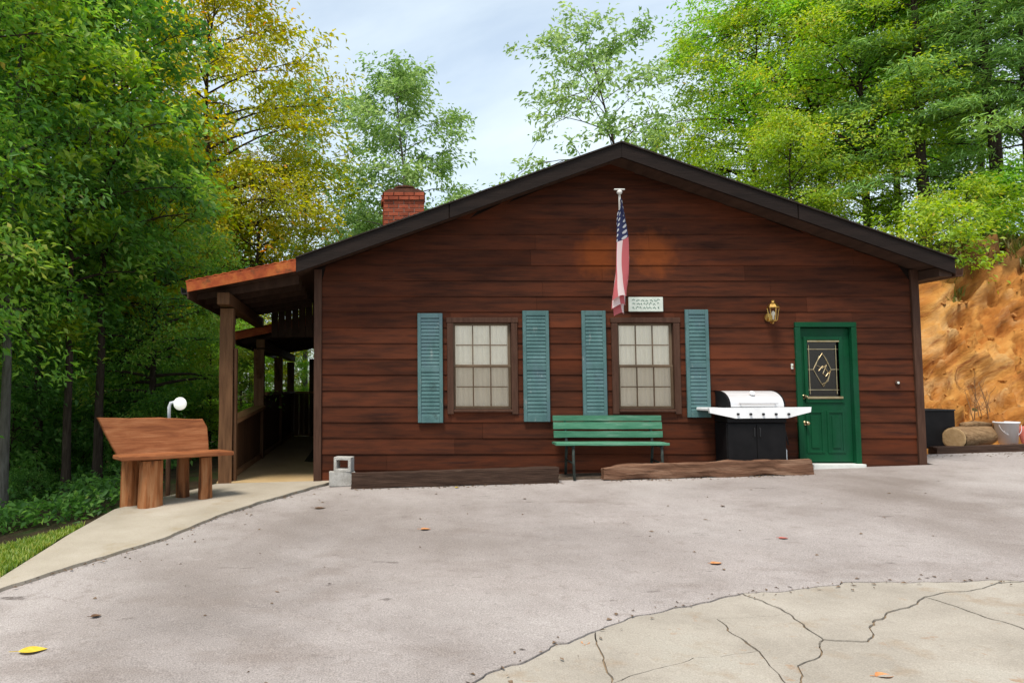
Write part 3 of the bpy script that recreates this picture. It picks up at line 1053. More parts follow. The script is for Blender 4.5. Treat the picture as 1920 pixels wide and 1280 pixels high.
bx('threshold', 6.60, 7.36, -0.14, 0.068, -0.09, 0.012, 'threshold', cabin, 0.006)

# chimney
CX0, CX1, CY0, CY1 = 0.50, 1.27, 2.98, 3.66
ch = bx('chimney', CX0 + 0.012, CX1 - 0.012, CY0 + 0.012, CY1 - 0.012, 3.2, 4.82, 'mortar', cabin, 0)


def brick_mesh(L):
    g = G().box(-L / 2, L / 2, -0.046, 0.046, 0, 0.064, 0.004)
    me = bpy.data.meshes.new('brick')
    me.from_pydata(g.V, [], g.F)
    me.materials.append(MATS['brick'])
    return me


bl, bh = brick_mesh(0.1805), brick_mesh(0.088)
for k in range(17):
    z = 3.55 + k * 0.0755
    cor = 0.03 if k >= 15 else 0.0
    for yy in (CY0 + 0.046 - cor, CY1 - 0.046 + cor):
        xs_ = [CX0 + 0.0935 + i * 0.1945 for i in range(4)]
        if k % 2:
            xs_ = [CX0 + 0.19 + i * 0.1945 for i in range(3)]
            for xh in (CX0 + 0.046, CX1 - 0.046):
                place('brick', bh, (xh, yy, z), ch)
        for x in xs_:
            place('brick', bl, (x, yy + rng.uniform(-.003, .003), z + rng.uniform(-.002, .002)), ch)
    for xx in (CX0 + 0.046 - cor, CX1 - 0.046 + cor):
        for i in range(3):
            o = place('brick', bl, (xx, CY0 + 0.1 + 0.09 + i * 0.15 + (0.0 if k % 2 else 0.0), z), ch)
            o.rotation_euler = (0, 0, R(90))
            o.scale = (0.72, 1, 1)
G().prism([(CX0 - .02, 4.822), (CX1 + .02, 4.822), (CX1 - .12, 4.90), (CX0 + .12, 4.90)], 1, CY0 - 0.02, CY1 + 0.02).build('crown', 'clay_cap', ch)
g = G().lathe(((CX0 + CX1) / 2 + .03, (CY0 + CY1) / 2, 4.88), [(0.17, 0), (0.17, 0.10), (0.20, 0.10), (0.20, 0.13), (0.15, 0.13), (0.15, 0.0)], 18)
g.build('flue', 'clay_cap', ch)
G().prism([(CX1 + 0.0, 3.60), (CX1 + 0.15, 3.72), (CX1 + 0.02, 4.35)], 1, CY0 + 0.02, CY0 + 0.03).build('flashing', 'gutter', ch)

# porch: two roof sections, the far one lower
porch_roof = []
for (y0, y1, xa, za, xb, zb) in ((-0.50, 3.70, -0.874, 2.93, -2.42, 2.615), (3.72, 11.2, -0.64, 2.60, -2.42, 2.215)):
    pr = G().prism([(xa, za - 0.01), (xb, zb - 0.01), (xb, zb - 0.10), (xa, za - 0.12)], 1, y0 + 0.03, y1).build('porch_roof', 'soffit', cabin)
    # rusty sheet metal, ribbed
    g = G()
    V, F = [], []
    n = 26
    for j, (yy) in enumerate((y0, y1)):
        for i in range(n + 1):
            t = i / n
            V.append((xa + (xb - 0.02 - xa) * t, yy, za + (zb - za) * t + 0.012 + (0.012 if i % 2 else 0)))
    F = [(i, i + 1, n + 2 + i, n + 1 + i) for i in range(n)]
    V2 = [(v[0], v[1], v[2] - 0.018) for v in V]
    k = len(V)
    g.add(V + V2, F + [tuple(q + k for q in f) for f in F] + [(i, i + 1, i + 1 + k, i + k) for i in range(n)])
    g.build('metal_sheet', 'rust_roof', pr)
    G().prism([(xa, za - 0.008), (xb - 0.01, zb - 0.008), (xb + 0.01, zb - 0.145), (xa, za - 0.165)], 1, y0 - 0.012, y0 + 0.028).build('rake_board', 'rust_roof', pr)
    g = G()
    zz = zb - 0.17
    g.prism([(xb - 0.10, zz + .10), (xb - 0.085, zz), (xb - 0.005, zz), (xb - 0.005, zz + .11), (xb - 0.013, zz + .11), (xb - 0.013, zz + .012), (xb - 0.079, zz + .012),
             (xb - 0.092, zz + .10)], 1, y0 + 0.04, y1)
    g.build('gutter', 'gutter', pr)
    bx('eave_board', xb - 0.003, xb + 0.02, y0 + 0.031, y1, zb - 0.24, zb - 0.012, 'trim_brown', pr)
    yy = y0 + 0.6
    while yy < min(y1, 10):
        G().prism([(xa - 0.002, za - 0.122), (xb + 0.022, zb - 0.102), (xb + 0.022, zb - 0.19), (xa - 0.002, za - 0.26)], 1, yy, yy + 0.045).build('rafter', 'soffit', pr)
        yy += 0.61
    porch_roof.append(pr)
    zbm = zb + (za - zb) * (xb + 1.94) / (xb - xa) if False else zb + (za - zb) * (-1.94 - xb) / (xa - xb) - 0.20
    bx('beam', -2.03, -1.85, y0 + 0.2, y1 - 0.005, zbm - 0.2, zbm - 0.02, 'porch_wood', pr, 0.01)
FLZ = -0.252
# boarded infill closing the step between the two roofs
for k in range(8):
    xa = -1.70 + k * 0.135
    bx('infill_board', xa, xa + 0.131, 3.702, 3.716, 2.12, 2.745 + 0.2037 * (xa + 1.7), 'soffit', porch_roof[0], 0.003)
bx('porch_floor', -2.06, XL - 0.002, 0.005, 10.95, FLZ - 0.2, FLZ, 'porch_floor', cabin, 0.006)
PY = [0.10, 3.76, 7.36, 10.75]
for i, y in enumerate(PY):
    top = 2.28 if i == 0 else (2.0 if i else 2.3)
    top = 2.29 if i == 0 else 1.88
    g = G()
    # hewn timber post
    V, F = [], []
    nz_ = 9
    for k in range(nz_):
        zz = FLZ - 0.15 + (top - FLZ + 0.15) * k / (nz_ - 1)
        for (sx, sy) in ((-1, -1), (1, -1), (1, 1), (-1, 1)):
            V.append((-1.94 + sx * (0.098 + 0.008 * noise.noise(Vector((sx, sy + y, zz * 2)))), y + sy * (0.095 + 0.008 * noise.noise(Vector((sx + 5, sy + y, zz * 2)))), zz))
    for k in range(nz_ - 1):
        for q in range(4):
            F.append((k * 4 + q, k * 4 + (q + 1) % 4, (k + 1) * 4 + (q + 1) % 4, (k + 1) * 4 + q))
    F += [(3, 2, 1, 0), (nz_ * 4 - 4, nz_ * 4 - 3, nz_ * 4 - 2, nz_ * 4 - 1)]
    post = g.add(V, F).build('post', 'porch_wood', cabin)
    if i:
        for sgn in (-1,):
            G().tube([(-1.94, y + sgn * 0.1, top - 0.55), (-1.94, y + sgn * 0.6, top - 0.04)], 0.045, 4).build('brace', 'porch_wood', post)
    else:
        bx('nailer', -1.832, -1.79, y - 0.04, y + 0.08, FLZ, 1.7, 'porch_wood', post)
# the far end of the porch: boarded rail across and a slim post
bx('post', -1.40, -1.27, 10.70, 10.83, FLZ - 0.1, 1.98, 'porch_wood', cabin, 0.006)
bx('railing_cap', -1.84, XL - 0.003, 10.66, 10.86, 0.98, 1.04, 'rail_wood', cabin)
for xa, xb in ((-1.838, -1.405), (-1.265, XL - 0.004)):
    n_ = int((xb - xa) / 0.14)
    for k in range(n_):
        bx('board', xa + (xb - xa) * k / n_ + .002, xa + (xb - xa) * (k + 1) / n_ - .002, 10.74, 10.762, FLZ + 0.01, 0.978, 'porch_wood', cabin, 0.003)
# boarded railing between the posts
for i in range(len(PY) - 1):
    ya, yb = PY[i] + 0.1, PY[i + 1] - 0.1
    za, zb = (0.64, 0.78) if i == 0 else (1.04, 1.04)
    G().prism([(ya, za - 0.06), (yb, zb - 0.06), (yb, zb), (ya, za)], 0, -2.03, -1.80).build('railing_cap', 'rail_wood', cabin)
    pan = G().prism([(ya, FLZ + 0.10), (yb, FLZ + 0.10), (yb, zb - 0.065), (ya, za - 0.065)], 0, -1.955, -1.925).build('railing', 'porch_wood', cabin)
    bx('bottom_rail', -1.95, -1.86, ya, yb, FLZ + 0.012, FLZ + 0.095, 'rail_wood', pan)
    n = int((yb - ya) / 0.155)
    if i < 2:
        for k in range(n):
            y0, y1 = ya + (yb - ya) * k / n + 0.003, ya + (yb - ya) * (k + 1) / n - 0.003
            zt = za + (zb - za) * (k + .5) / n - 0.07
            bx('board', -1.923, -1.902, y0, y1, FLZ + 0.10, zt, 'porch_wood', pan, 0.003)

# two warm pools of light painted into the gable boards' colour
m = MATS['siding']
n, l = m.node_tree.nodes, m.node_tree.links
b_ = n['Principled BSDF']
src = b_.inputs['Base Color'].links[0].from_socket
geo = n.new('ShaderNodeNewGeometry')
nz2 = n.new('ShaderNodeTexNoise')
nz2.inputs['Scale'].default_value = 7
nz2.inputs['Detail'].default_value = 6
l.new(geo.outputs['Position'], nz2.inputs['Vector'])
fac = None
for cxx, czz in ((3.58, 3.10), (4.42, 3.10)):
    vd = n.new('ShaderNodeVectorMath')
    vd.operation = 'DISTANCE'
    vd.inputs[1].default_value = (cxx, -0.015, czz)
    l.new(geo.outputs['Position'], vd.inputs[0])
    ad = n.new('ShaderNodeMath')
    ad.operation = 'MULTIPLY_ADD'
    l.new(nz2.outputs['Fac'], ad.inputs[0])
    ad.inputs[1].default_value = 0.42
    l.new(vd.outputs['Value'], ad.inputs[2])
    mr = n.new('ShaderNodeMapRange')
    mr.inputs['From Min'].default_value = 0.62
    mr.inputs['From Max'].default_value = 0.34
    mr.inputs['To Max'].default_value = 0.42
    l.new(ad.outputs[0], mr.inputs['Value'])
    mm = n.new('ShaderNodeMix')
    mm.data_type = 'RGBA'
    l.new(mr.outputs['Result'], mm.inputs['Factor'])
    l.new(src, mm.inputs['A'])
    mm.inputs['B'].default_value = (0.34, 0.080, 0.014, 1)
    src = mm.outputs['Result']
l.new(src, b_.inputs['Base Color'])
# ------------------------------------------------------------------ things on and by the wall
# brass wall lantern
lx, lz = 6.07, 2.2
t = thing('wall_lantern', (lx, -0.03, lz - 0.19), 'small brass wall lantern mounted beside the green door', 'wall lamp')
G().tube([(lx, -0.026, lz - .05), (lx, -0.045, lz - .05)], 0.06, 14).build('back_plate', 'brass', t)
G().tube([(lx, -0.04, lz - .05), (lx, -0.09, lz - .12), (lx, -0.15, lz - .15), (lx, -0.17, lz - .13)], 0.011, 8).build('arm', 'brass', t, True)
g = G()
cy = -0.17
g.lathe((lx, cy, lz - 0.13), [(0.02, 0), (0.045, 0.01), (0.05, 0.03)], 6)
g.lathe((lx, cy, lz + 0.075), [(0.088, 0), (0.092, 0.012), (0.06, 0.055), (0.028, 0.085), (0.02, 0.1), (0.024, 0.112), (0.006, 0.125)], 12)
for k in range(6):
    an = 2 * math.pi * (k + .5) / 6
    g.tube([(lx + 0.047 * math.cos(an), cy + 0.047 * math.sin(an), lz - 0.105), (lx + 0.075 * math.cos(an), cy + 0.075 * math.sin(an), lz + 0.08)], 0.007, 5)
g.build('cage', 'brass', t)
G().lathe((lx, cy, lz - 0.1), [(0.042, 0), (0.068, 0.175)], 6).build('glass', 'glass', t)
G().lathe((lx, cy, lz - 0.09), [(0.012, 0), (0.014, 0.05), (0.028, 0.08), (0.02, 0.11), (0.004, 0.125)], 10).build('bulb', 'curtain', t, True)

# plaque over the right window
t = thing('plaque', (4.25, -0.05, 2.235), 'small pale sign plaque with green marks above the right window', 'sign')
bx('board', 4.0, 4.507, -0.075, -0.053, 2.235, 2.449, 'sign_white', t, 0.006)
g = G()
rr = random.Random(5)
for zz in (2.395, 2.345, 2.285):
    x = 4.05
    while x < 4.44:
        wd = rr.uniform(0.015, 0.05)
        h = rr.uniform(0.010, 0.028)
        g.tube([(x, -0.0762, zz + rr.uniform(-.012, .012)), (x + wd * .5, -0.0762, zz + h), (x + wd, -0.0762, zz + rr.uniform(-.012, .012))], 0.0045, 4)
        x += wd + rr.uniform(0.008, 0.03)
g.build('marks', 'sign_green', t)

# limp flag on a bracketed pole
fx = 3.62
tip = Vector((fx, -0.86, 3.80))
root = Vector((fx + 0.29, -0.03, 2.92))
t = thing('flag', (fx + 0.29, -0.03, 2.8), 'limp red, white and blue striped flag hanging from a pole on the gable', 'flag')
G().tube([root, tip], 0.014, 10).build('pole', 'flag_pole', t, True)
g = G()
g.box(fx + 0.245, fx + 0.335, -0.036, -0.026, 2.84, 3.0, 0.003)
g.tube([root + (root - tip).normalized() * -0.005, root + (tip - root).normalized() * 0.12], 0.024, 10)
g.build('bracket', 'flag_pole', t)
g = G()
g.lathe(tip + Vector((0, 0, -0.03)), [(0.006, 0), (0.03, 0.015), (0.038, 0.035), (0.03, 0.058), (0.008, 0.07)], 12)
g.box(fx - 0.075, fx + 0.075, tip.y - 0.012, tip.y + 0.012, tip.z + 0.035, tip.z + 0.055, 0.006)
g.build('finial', 'flag_pole', t, True)
ns, nt = 60, 40
V, F, UV = [], [], []
dl = (root - tip).normalized()
for j in range(nt + 1):
    tt = j / nt
    for i in range(ns + 1):
        s = i / ns
        P = tip + dl * (0.06 + s * 0.80)
        # the cloth bunches towards the outer third of its hoist as it hangs
        yc = tip.y + 0.28
        gath = 0.25 + 0.75 * math.exp(-3.2 * tt)
        y = yc + (P.y - yc) * gath
        fold = math.sin(s * 15 + 1.3 * math.sin(tt * 3) + tt * 1.2)
        fold2 = math.sin(s * 31 + tt * 4)
        amp = 0.028 + 0.075 * math.sin(min(1, tt * 1.25) * math.pi * 0.62)
        x = P.x + (fx + 0.12 - P.x) * min(1, tt * 1.3) + amp * fold + 0.012 * fold2 - 0.03 * tt * tt + 0.03 * math.sin(tt * 5) * tt
        y += 0.05 * math.cos(s * 15 + tt) * tt
        zz = P.z - tt * (1.34 - 0.28 * s) + 0.02 * fold2 * tt
        V.append((x, y, zz))
        UV.append((s, tt))
for j in range(nt):
    for i in range(ns):
        F.append((j * (ns + 1) + i, j * (ns + 1) + i + 1, (j + 1) * (ns + 1) + i + 1, (j + 1) * (ns + 1) + i))
m = bpy.data.materials.new('flag_cloth')
m.use_nodes = True
MATS['flag_cloth'] = m
n, l = m.node_tree.nodes, m.node_tree.links
b_ = n['Principled BSDF']
b_.inputs['Roughness'].default_value = 0.8


def mth(op, a_, b2=None):
    k = n.new('ShaderNodeMath')
    k.operation = op
    for i, q in enumerate((a_, b2)):
        if q is None:
            continue
        if isinstance(q, (int, float)):
            k.inputs[i].default_value = q
        else:
            l.new(q, k.inputs[i])
    return k.outputs[0]


uvn = n.new('ShaderNodeUVMap')
uvn.uv_map = 'UVMap'
sp = n.new('ShaderNodeSeparateXYZ')
l.new(uvn.outputs['UV'], sp.inputs[0])
su, sv = sp.outputs['X'], sp.outputs['Y']
stripe = mth('MODULO', mth('FLOOR', mth('MULTIPLY', su, 13.0)), 2.0)
canton = mth('MULTIPLY', mth('LESS_THAN', su, 7 / 13), mth('LESS_THAN', sv, 0.4))
du = mth('SUBTRACT', mth('FRACT', mth('MULTIPLY', su, 13 * 9 / 14)), 0.5)
dv = mth('SUBTRACT', mth('FRACT', mth('MULTIPLY', sv, 17.0)), 0.5)
star = mth('LESS_THAN', mth('ADD', mth('MULTIPLY', du, du), mth('MULTIPLY', dv, dv)), 0.075)


def mixc(f_, a_, b2):
    k = n.new('ShaderNodeMix')
    k.data_type = 'RGBA'
    l.new(f_, k.inputs['Factor'])
    for nm, q in (('A', a_), ('B', b2)):
        if isinstance(q, tuple):
            k.inputs[nm].default_value = (*q, 1)
        else:
            l.new(q, k.inputs[nm])
    return k.outputs['Result']


c1 = mixc(stripe, (0.58, 0.13, 0.14), (0.82, 0.66, 0.64))
c2 = mixc(star, (0.025, 0.03, 0.10), (0.6, 0.6, 0.62))
cc = mixc(canton, c1, c2)
l.new(cc, b_.inputs['Base Color'])
trn = n.new('ShaderNodeBsdfTranslucent')
l.new(cc, trn.inputs['Color'])
ms = n.new('ShaderNodeMixShader')
ms.inputs['Fac'].default_value = 0.3
l.new(b_.outputs['BSDF'], ms.inputs[1])
l.new(trn.outputs['BSDF'], ms.inputs[2])
l.new(ms.outputs['Shader'], n['Material Output'].inputs['Surface'])
o = obj('cloth', V, F, 'flag_cloth', t, True)
uvl = o.data.uv_layers.new(name='UVMap')
for lp in o.data.loops:
    uvl.data[lp.index].uv = UV[lp.vertex_index]

# doorbell, outlet
t = thing('doorbell', (6.40, -0.03, 1.40), 'small pale doorbell button left of the green door', 'doorbell')
bx('housing', 6.382, 6.412, -0.04, -0.024, 1.39, 1.47, 'sign_white', t, 0.004)
G().tube([(6.397, -0.038, 1.43), (6.397, -0.046, 1.43)], 0.009, 10).build('button', 'brass', t)
t = thing('outlet_cover', (7.94, -0.03, 1.15), 'small round pale outlet cover on the wall right of the door', 'outlet')
G().tube([(7.94, -0.022, 1.19), (7.94, -0.036, 1.19), (7.94, -0.042, 1.19)], [0.036, 0.036, 0.028], 16).build('cover', 'trim_brown', t)
G().tube([(7.94, -0.040, 1.19), (7.94, -0.049, 1.19)], 0.017, 12).build('cap', 'threshold', t)

# gravelly bed between wall and timbers
bd = [(-0.05, -0.46), (6.3, -0.42), (6.42, -0.10), (6.42, -0.05), (-0.05, -0.05)]
tag(sheet('planting_bed', outline(bd, {0: (0.1, 0.02)}), 0.03, 0.08, 'bed'), 'narrow strip of bare soil along the cabin wall', kind='structure')

# green slatted bench
t = thing('park_bench', (3.6, -0.35, -0.14), 'small green slatted bench standing against the cabin wall under the right window', 'bench')


def wavy(name, x0, x1, y0, y1, z0, z1, m_, par, amp=0.004, n=12, seed=0, bev=0.2):
    """weathered board along x with slightly uneven, eased edges"""
    V, F = [], []
    hy, hz = (y1 - y0) / 2, (z1 - z0) / 2
    ring = []
    for sx, sz in ((-1, -1), (1, -1), (1, 1), (-1, 1)):
        q = min(hy, hz) * bev
        ring += [(sx * hy, sz * (hz - q)), (sx * (hy - q), sz * hz)] if sx * sz > 0 else [(sx * (hy - q), sz * hz), (sx * hy, sz * (hz - q))]
    ring = [ring[i] for i in (0, 1, 2, 3, 4, 5, 6, 7)]
    for i in range(n + 1):
        x = x0 + (x1 - x0) * i / n
        for k, (ry, rz) in enumerate(ring):
            V.append((x, (y0 + y1) / 2 + ry + amp * noise.noise(Vector((x * 3, k * 2.3, seed))), (z0 + z1) / 2 + rz + amp * noise.noise(Vector((x * 3, k * 3.1, seed + 9)))))
    for i in range(n):
        for k in range(8):
            F.append((i * 8 + k, i * 8 + (k + 1) % 8, (i + 1) * 8 + (k + 1) % 8, (i + 1) * 8 + k))
    F += [tuple(range(8))[::-1], tuple(range(n * 8, n * 8 + 8))]
    return G().add(V, F).build(name, m_, par)


for i, (za, zb, yy) in enumerate(((0.635, 0.715, -0.115), (0.52, 0.62, -0.135), (0.40, 0.49, -0.155))):
    wavy('back_slat', 2.84, 4.41, yy - 0.018, yy + 0.012, za, zb, 'green_bench', t, 0.005, 14, i)
for i in range(4):
    y0 = -0.55 + i * 0.09
    wavy('seat_slat', 2.77 if i == 0 else 2.80, 4.35, y0, y0 + 0.08, 0.312 + 0.002 * (i % 2), 0.346, 'green_bench', t, 0.004, 14, 20 + i)
for x in (3.02, 4.26):
    g = G()
    g.tube([(x, -0.50, 0.31), (x, -0.505, 0.1), (x, -0.53, -0.17)], 0.020, 8)
    g.tube([(x, -0.09, 0.69), (x, -0.13, 0.45), (x, -0.17, 0.30), (x, -0.12, 0.05), (x, -0.09, -0.15)], 0.020, 8)
    g.tube([(x, -0.53, 0.295), (x, -0.16, 0.295)], 0.016, 8)
    g.tube([(x, -0.50, 0.06), (x, -0.125, 0.08)], 0.012, 8)
    g.build('leg', 'bench_iron', t, True)


# landscape timbers
def timber(name, x0, x1, y0, y1, ztop0, h, m_, label, chip, seed, group=None):
    V, F = [], []
    n = 46
    NR = 16
    for i in range(n + 1):
        u_ = i / n
        x = x0 + (x1 - x0) * u_
        zc = ztop0 + 0.03 * (x - x0)
        for k in range(NR):
            an = 2 * math.pi * k / NR + math.pi / 4
            # rounded square section
            c_, s_ = math.cos(an), math.sin(an)
            q = 1 / max(abs(c_), abs(s_)) * 0.88 + 0.12
            ry = (y1 - y0) / 2 * c_ * q
            rz = h / 2 * s_ * q
            e = chip * noise.noise(Vector((x * 2.2, k * 0.55, seed))) + chip * 0.5 * noise.noise(Vector((x * 7, k * 1.3, seed + 3)))
            en = 1.0
            if chip > 0.02 and u_ < 0.10:
                en = 0.80 + 0.2 * sstep(u_ / 0.10)
            V.append((x + 0.03 * noise.noise(Vector((k * .8, u_, seed))) * (1 if i in (0, n) else 0), (y0 + y1) / 2 + ry * en + e * 0.7, zc - h / 2 + rz * en + e - (1 - en) * h * 0.35))
    for i in range(n):
        for k in range(NR):
            F.append((i * NR + k, i * NR + (k + 1) % NR, (i + 1) * NR + (k + 1) % NR, (i + 1) * NR + k))
    F += [tuple(range(NR))[::-1], tuple(range(n * NR, n * NR + NR))]
    o = G().add(V, F).build(name, m_)
    return tag(o, label, 'timber', group)


timber('landscape_timber', -0.08, 2.77, -0.66, -0.47, -0.062, 0.21, 'timber_dark', 'long dark squared timber lying beside the concrete blocks', 0.010, 1)
timber('landscape_timber', 3.42, 6.30, -0.60, -0.42, 0.035, 0.20, 'timber_brown', 'rough split brown timber lying in front of the grill', 0.030, 2)
timber('landscape_timber', 9.25, 12.2, 0.98, 1.16, 0.17, 0.17, 'timber_dark', 'dark timber edging the foot of the clay bank', 0.012, 3)


# concrete blocks
def ring_block(hx, hy, hz, wl_, M):
    """hollow block open along y"""
    bm = bmesh.new()
    outer = [(-hx, -hz), (hx, -hz), (hx, hz), (-hx, hz)]
    inner = [(-hx + wl_, -hz + wl_), (hx - wl_, -hz + wl_), (hx - wl_, hz - wl_), (-hx + wl_, hz - wl_)]
    vs_ = []
    for y in (-hy, hy):
        vs_.append(([bm.verts.new((x, y, z)) for x, z in outer], [bm.verts.new((x, y, z)) for x, z in inner]))
    for i in range(4):
        j = (i + 1) % 4
        (o0, i0), (o1, i1) = vs_
        bm.faces.new((o0[i], o0[j], i0[j], i0[i]))
        bm.faces.new((o1[j], o1[i], i1[i], i1[j]))
        bm.faces.new((o0[j], o0[i], o1[i], o1[j]))
        bm.faces.new((i0[i], i0[j], i1[j], i1[i]))
    bmesh.ops.recalc_face_normals(bm, faces=bm.faces[:])
    bmesh.ops.bevel(bm, geom=bm.edges[:], offset=0.006, segments=1, affect='EDGES')
    bmesh.ops.transform(bm, matrix=M, verts=bm.verts[:])
    return bm


bm = bmesh.new()
bmesh.ops.create_cube(bm, size=1)
bmesh.ops.scale(bm, vec=(0.37, 0.19, 0.20), verts=bm.verts[:])
bmesh.ops.bevel(bm, geom=bm.edges[:], offset=0.008, segments=2, affect='EDGES')
bmesh.ops.transform(bm, matrix=Matrix.Translation((-0.215, -0.33, -0.168)) @ Matrix.Rotation(R(3), 4, 'Z'), verts=bm.verts[:])
o = G().bm(bm).build('concrete_block', 'cinder')
tag(o, 'lower grey concrete block lying on the drive at the cabin corner', 'block', 'stacked concrete blocks')
o = G().bm(ring_block(0.125, 0.10, 0.102, 0.042, Matrix.Translation((-0.19, -0.31, 0.036)) @ Matrix.Rotation(R(-14), 4, 'Z'))).build('concrete_block', 'cinder')
tag(o, 'hollow grey concrete block stacked on top of the other block', 'block', 'stacked concrete blocks')

# gas grill
t = thing('gas_grill', (5.6, -0.28, -0.06), 'gas grill with steel hood, white side shelves and black cabinet beside the door', 'grill')
gx0, gx1 = 5.22, 6.06
cab = G()
cab.box(gx0, gx1, -0.40, -0.06, -0.02, 0.62, 0.006)
cab = cab.build('cabinet', 'black_enamel', t)
for a_, b2 in ((gx0 + 0.012, (gx0 + gx1) / 2 - 0.004), ((gx0 + gx1) / 2 + 0.004, gx1 - 0.012)):
    bx('cabinet_door', a_, b2, -0.417, -0.402, 0.03, 0.60, 'black_enamel', cab, 0.004)
for x in (gx0 + 0.38, gx1 - 0.38):
    G().tube([(x, -0.42, 0.42), (x, -0.437, 0.43), (x, -0.437, 0.54), (x, -0.42, 0.55)], 0.006, 6).build('door_handle', 'black_plastic', cab)
for x in (gx0 + 0.05, gx1 - 0.05):
    for y in (-0.36, -0.1):
        G().tube([(x - 0.014, y, -0.055), (x + 0.014, y, -0.055)], 0.034, 12).build('caster', 'black_plastic', t)
# side frame, hose and gas bottle at the right end
G().tube([(gx1 + 0.06, -0.20, -0.09), (gx1 + 0.06, -0.20, -0.06), (gx1 + 0.06, -0.20, 0.22), (gx1 + 0.06, -0.20, 0.30)], [0.045, 0.055, 0.055, 0.02], 14).build(
    'gas_bottle', 'steel', t, True)
G().tube([(gx1 + 0.06, -0.2, 0.30), (gx1 + 0.10, -0.22, 0.38), (gx1 + 0.12, -0.24, 0.3), (gx1 + 0.07, -0.26, 0.5), (gx1 + 0.02, -0.28, 0.58)], 0.010, 6).build(
    'hose', 'black_plastic', t, True)
# control panel: one long white front, tapered at both ends
px0, px1 = 4.95, 6.39
G().prism([(px0, 0.832), (px0 + 0.01, 0.762), (px0 + 0.37, 0.685), (px1 - 0.34, 0.69), (px1 - 0.01, 0.775), (px1, 0.845)], 1, -0.475, -0.435).build('front_panel', 'white_enamel', t)
for x0, x1 in ((px0 + 0.01, gx0 - 0.005), (gx1 + 0.005, px1 - 0.01)):
    bx('side_shelf', x0, x1, -0.433, -0.05, 0.79, 0.832, 'white_enamel', t, 0.008)
bx('firebox', gx0 + 0.002, gx1 - 0.002, -0.432, -0.05, 0.625, 0.84, 'black_enamel', t, 0.006)
for k in range(5):
    x = px0 + 0.40 + k * 0.178
    kb = G().tube([(x, -0.476, 0.745), (x, -0.498, 0.745)], 0.017, 14).build('knob', 'black_plastic', t)
# curved hood
prof = []
for k in range(11):
    an = R(8 + 95 * k / 10)
    prof.append((-0.06 - 0.37 * math.cos(an - R(4)) * (1 if k < 10 else 1) + 0.0, 0.845 + 0.225 * math.sin(min(an, R(90)))))
prof = [(-0.43, 0.845)] + prof + [(-0.05, 1.06), (-0.05, 0.845)]
hood = G().prism(prof, 0, gx0 + 0.06, gx1 - 0.03).build('hood', 'steel', t)
for xa, xb in ((gx0 + 0.025, gx0 + 0.059), (gx1 - 0.029, gx1 - 0.008)):
    G().prism([(y, z * 1.004 + 0.0) for y, z in prof], 0, xa, xb).build('hood_end', 'black_enamel', hood)
g = G()
g.tube([(gx0 + 0.17, -0.475, 0.90), (gx1 - 0.14, -0.475, 0.90)], 0.013, 10)
for x in (gx0 + 0.19, gx1 - 0.16):
    g.tube([(x, -0.475, 0.90), (x, -0.42, 0.905)], 0.009, 8)
g.build('handle', 'steel', hood)
G().tube([(5.63, -0.335, 1.03), (5.63, -0.352, 1.045)], 0.034, 16).build('thermometer', 'white_enamel', hood)

# rustic slab bench by the path (built along its own axis, turned towards the path)
bo = Vector((-2.36, -1.46, gp(-2.36, -1.46) + 0.03))
th = math.atan2(0.9, 1.22)
e1 = Vector((math.cos(th), math.sin(th), 0.0))
e2 = Vector((-math.sin(th), math.cos(th), 0.0))       # towards the back
e3 = Vector((0, 0, 1))


def BP(a_, b2, c_):
    return bo + e1 * a_ + e2 * b2 + e3 * c_


t = thing('slab_bench', bo, 'rustic bench of thick orange brown wood slabs on log legs beside the path', 'bench')


def slab(name, outl, th0, th1, fn, m_, seed, ch=0.012):
    """outline in the slab's own plane, thickness th0..th1, eased live edge"""
    n = len(outl)
    cxm = sum(p[0] for p in outl) / n
    cym = sum(p[1] for p in outl) / n

    def inset(p, d):
        v = Vector((cxm - p[0], cym - p[1]))
        v.normalize()
        return (p[0] + v.x * d, p[1] + v.y * d)
    V = []
    for lev, d in ((th0, ch), (th0 + ch, 0), (th1 - ch, 0), (th1, ch)):
        for i, p in enumerate(outl):
            q = inset(p, d + 0.006 * noise.noise(Vector((p[0] * 6, p[1] * 6, seed))))
            V.append(fn(q[0], q[1], lev))
    F = [tuple(range(n))[::-1], tuple(range(3 * n, 4 * n))]
    for L in range(3):
        for i in range(n):
            F.append((L * n + i, L * n + (i + 1) % n, (L + 1) * n + (i + 1) % n, (L + 1) * n + i))
    return G().add(V, F).build(name, m_, t)


def dense(pts, step=0.08, amp=0.012, seed=0):
    r = []
    for i, p in enumerate(pts):
        r += jag(p, pts[(i + 1) % len(pts)], step, amp, seed)
    return r


lean = R(13)
SZ = 0.60
slab('seat', dense([(-0.70, -0.16), (-0.3, -0.2), (0.3, -0.17), (0.78, -0.19), (0.76, 0.2), (-0.68, 0.2)], seed=2), 0.015, 0.07, lambda u_, v_, w_: BP(u_, v_, SZ - 0.04 + w_), 'slab_wood', 3)
slab('backrest', dense([(-0.60, 0.0), (-0.1, -0.02), (0.62, 0.0), (0.625, 0.36), (0.57, 0.47), (0.0, 0.505), (-0.5, 0.51), (-0.84, 0.53)], seed=4), 0, 0.07,
     lambda u_, v_, w_: BP(u_, 0.21 + w_ + math.sin(lean) * v_, SZ - 0.03 + v_ * math.cos(lean)), 'slab_wood', 5)


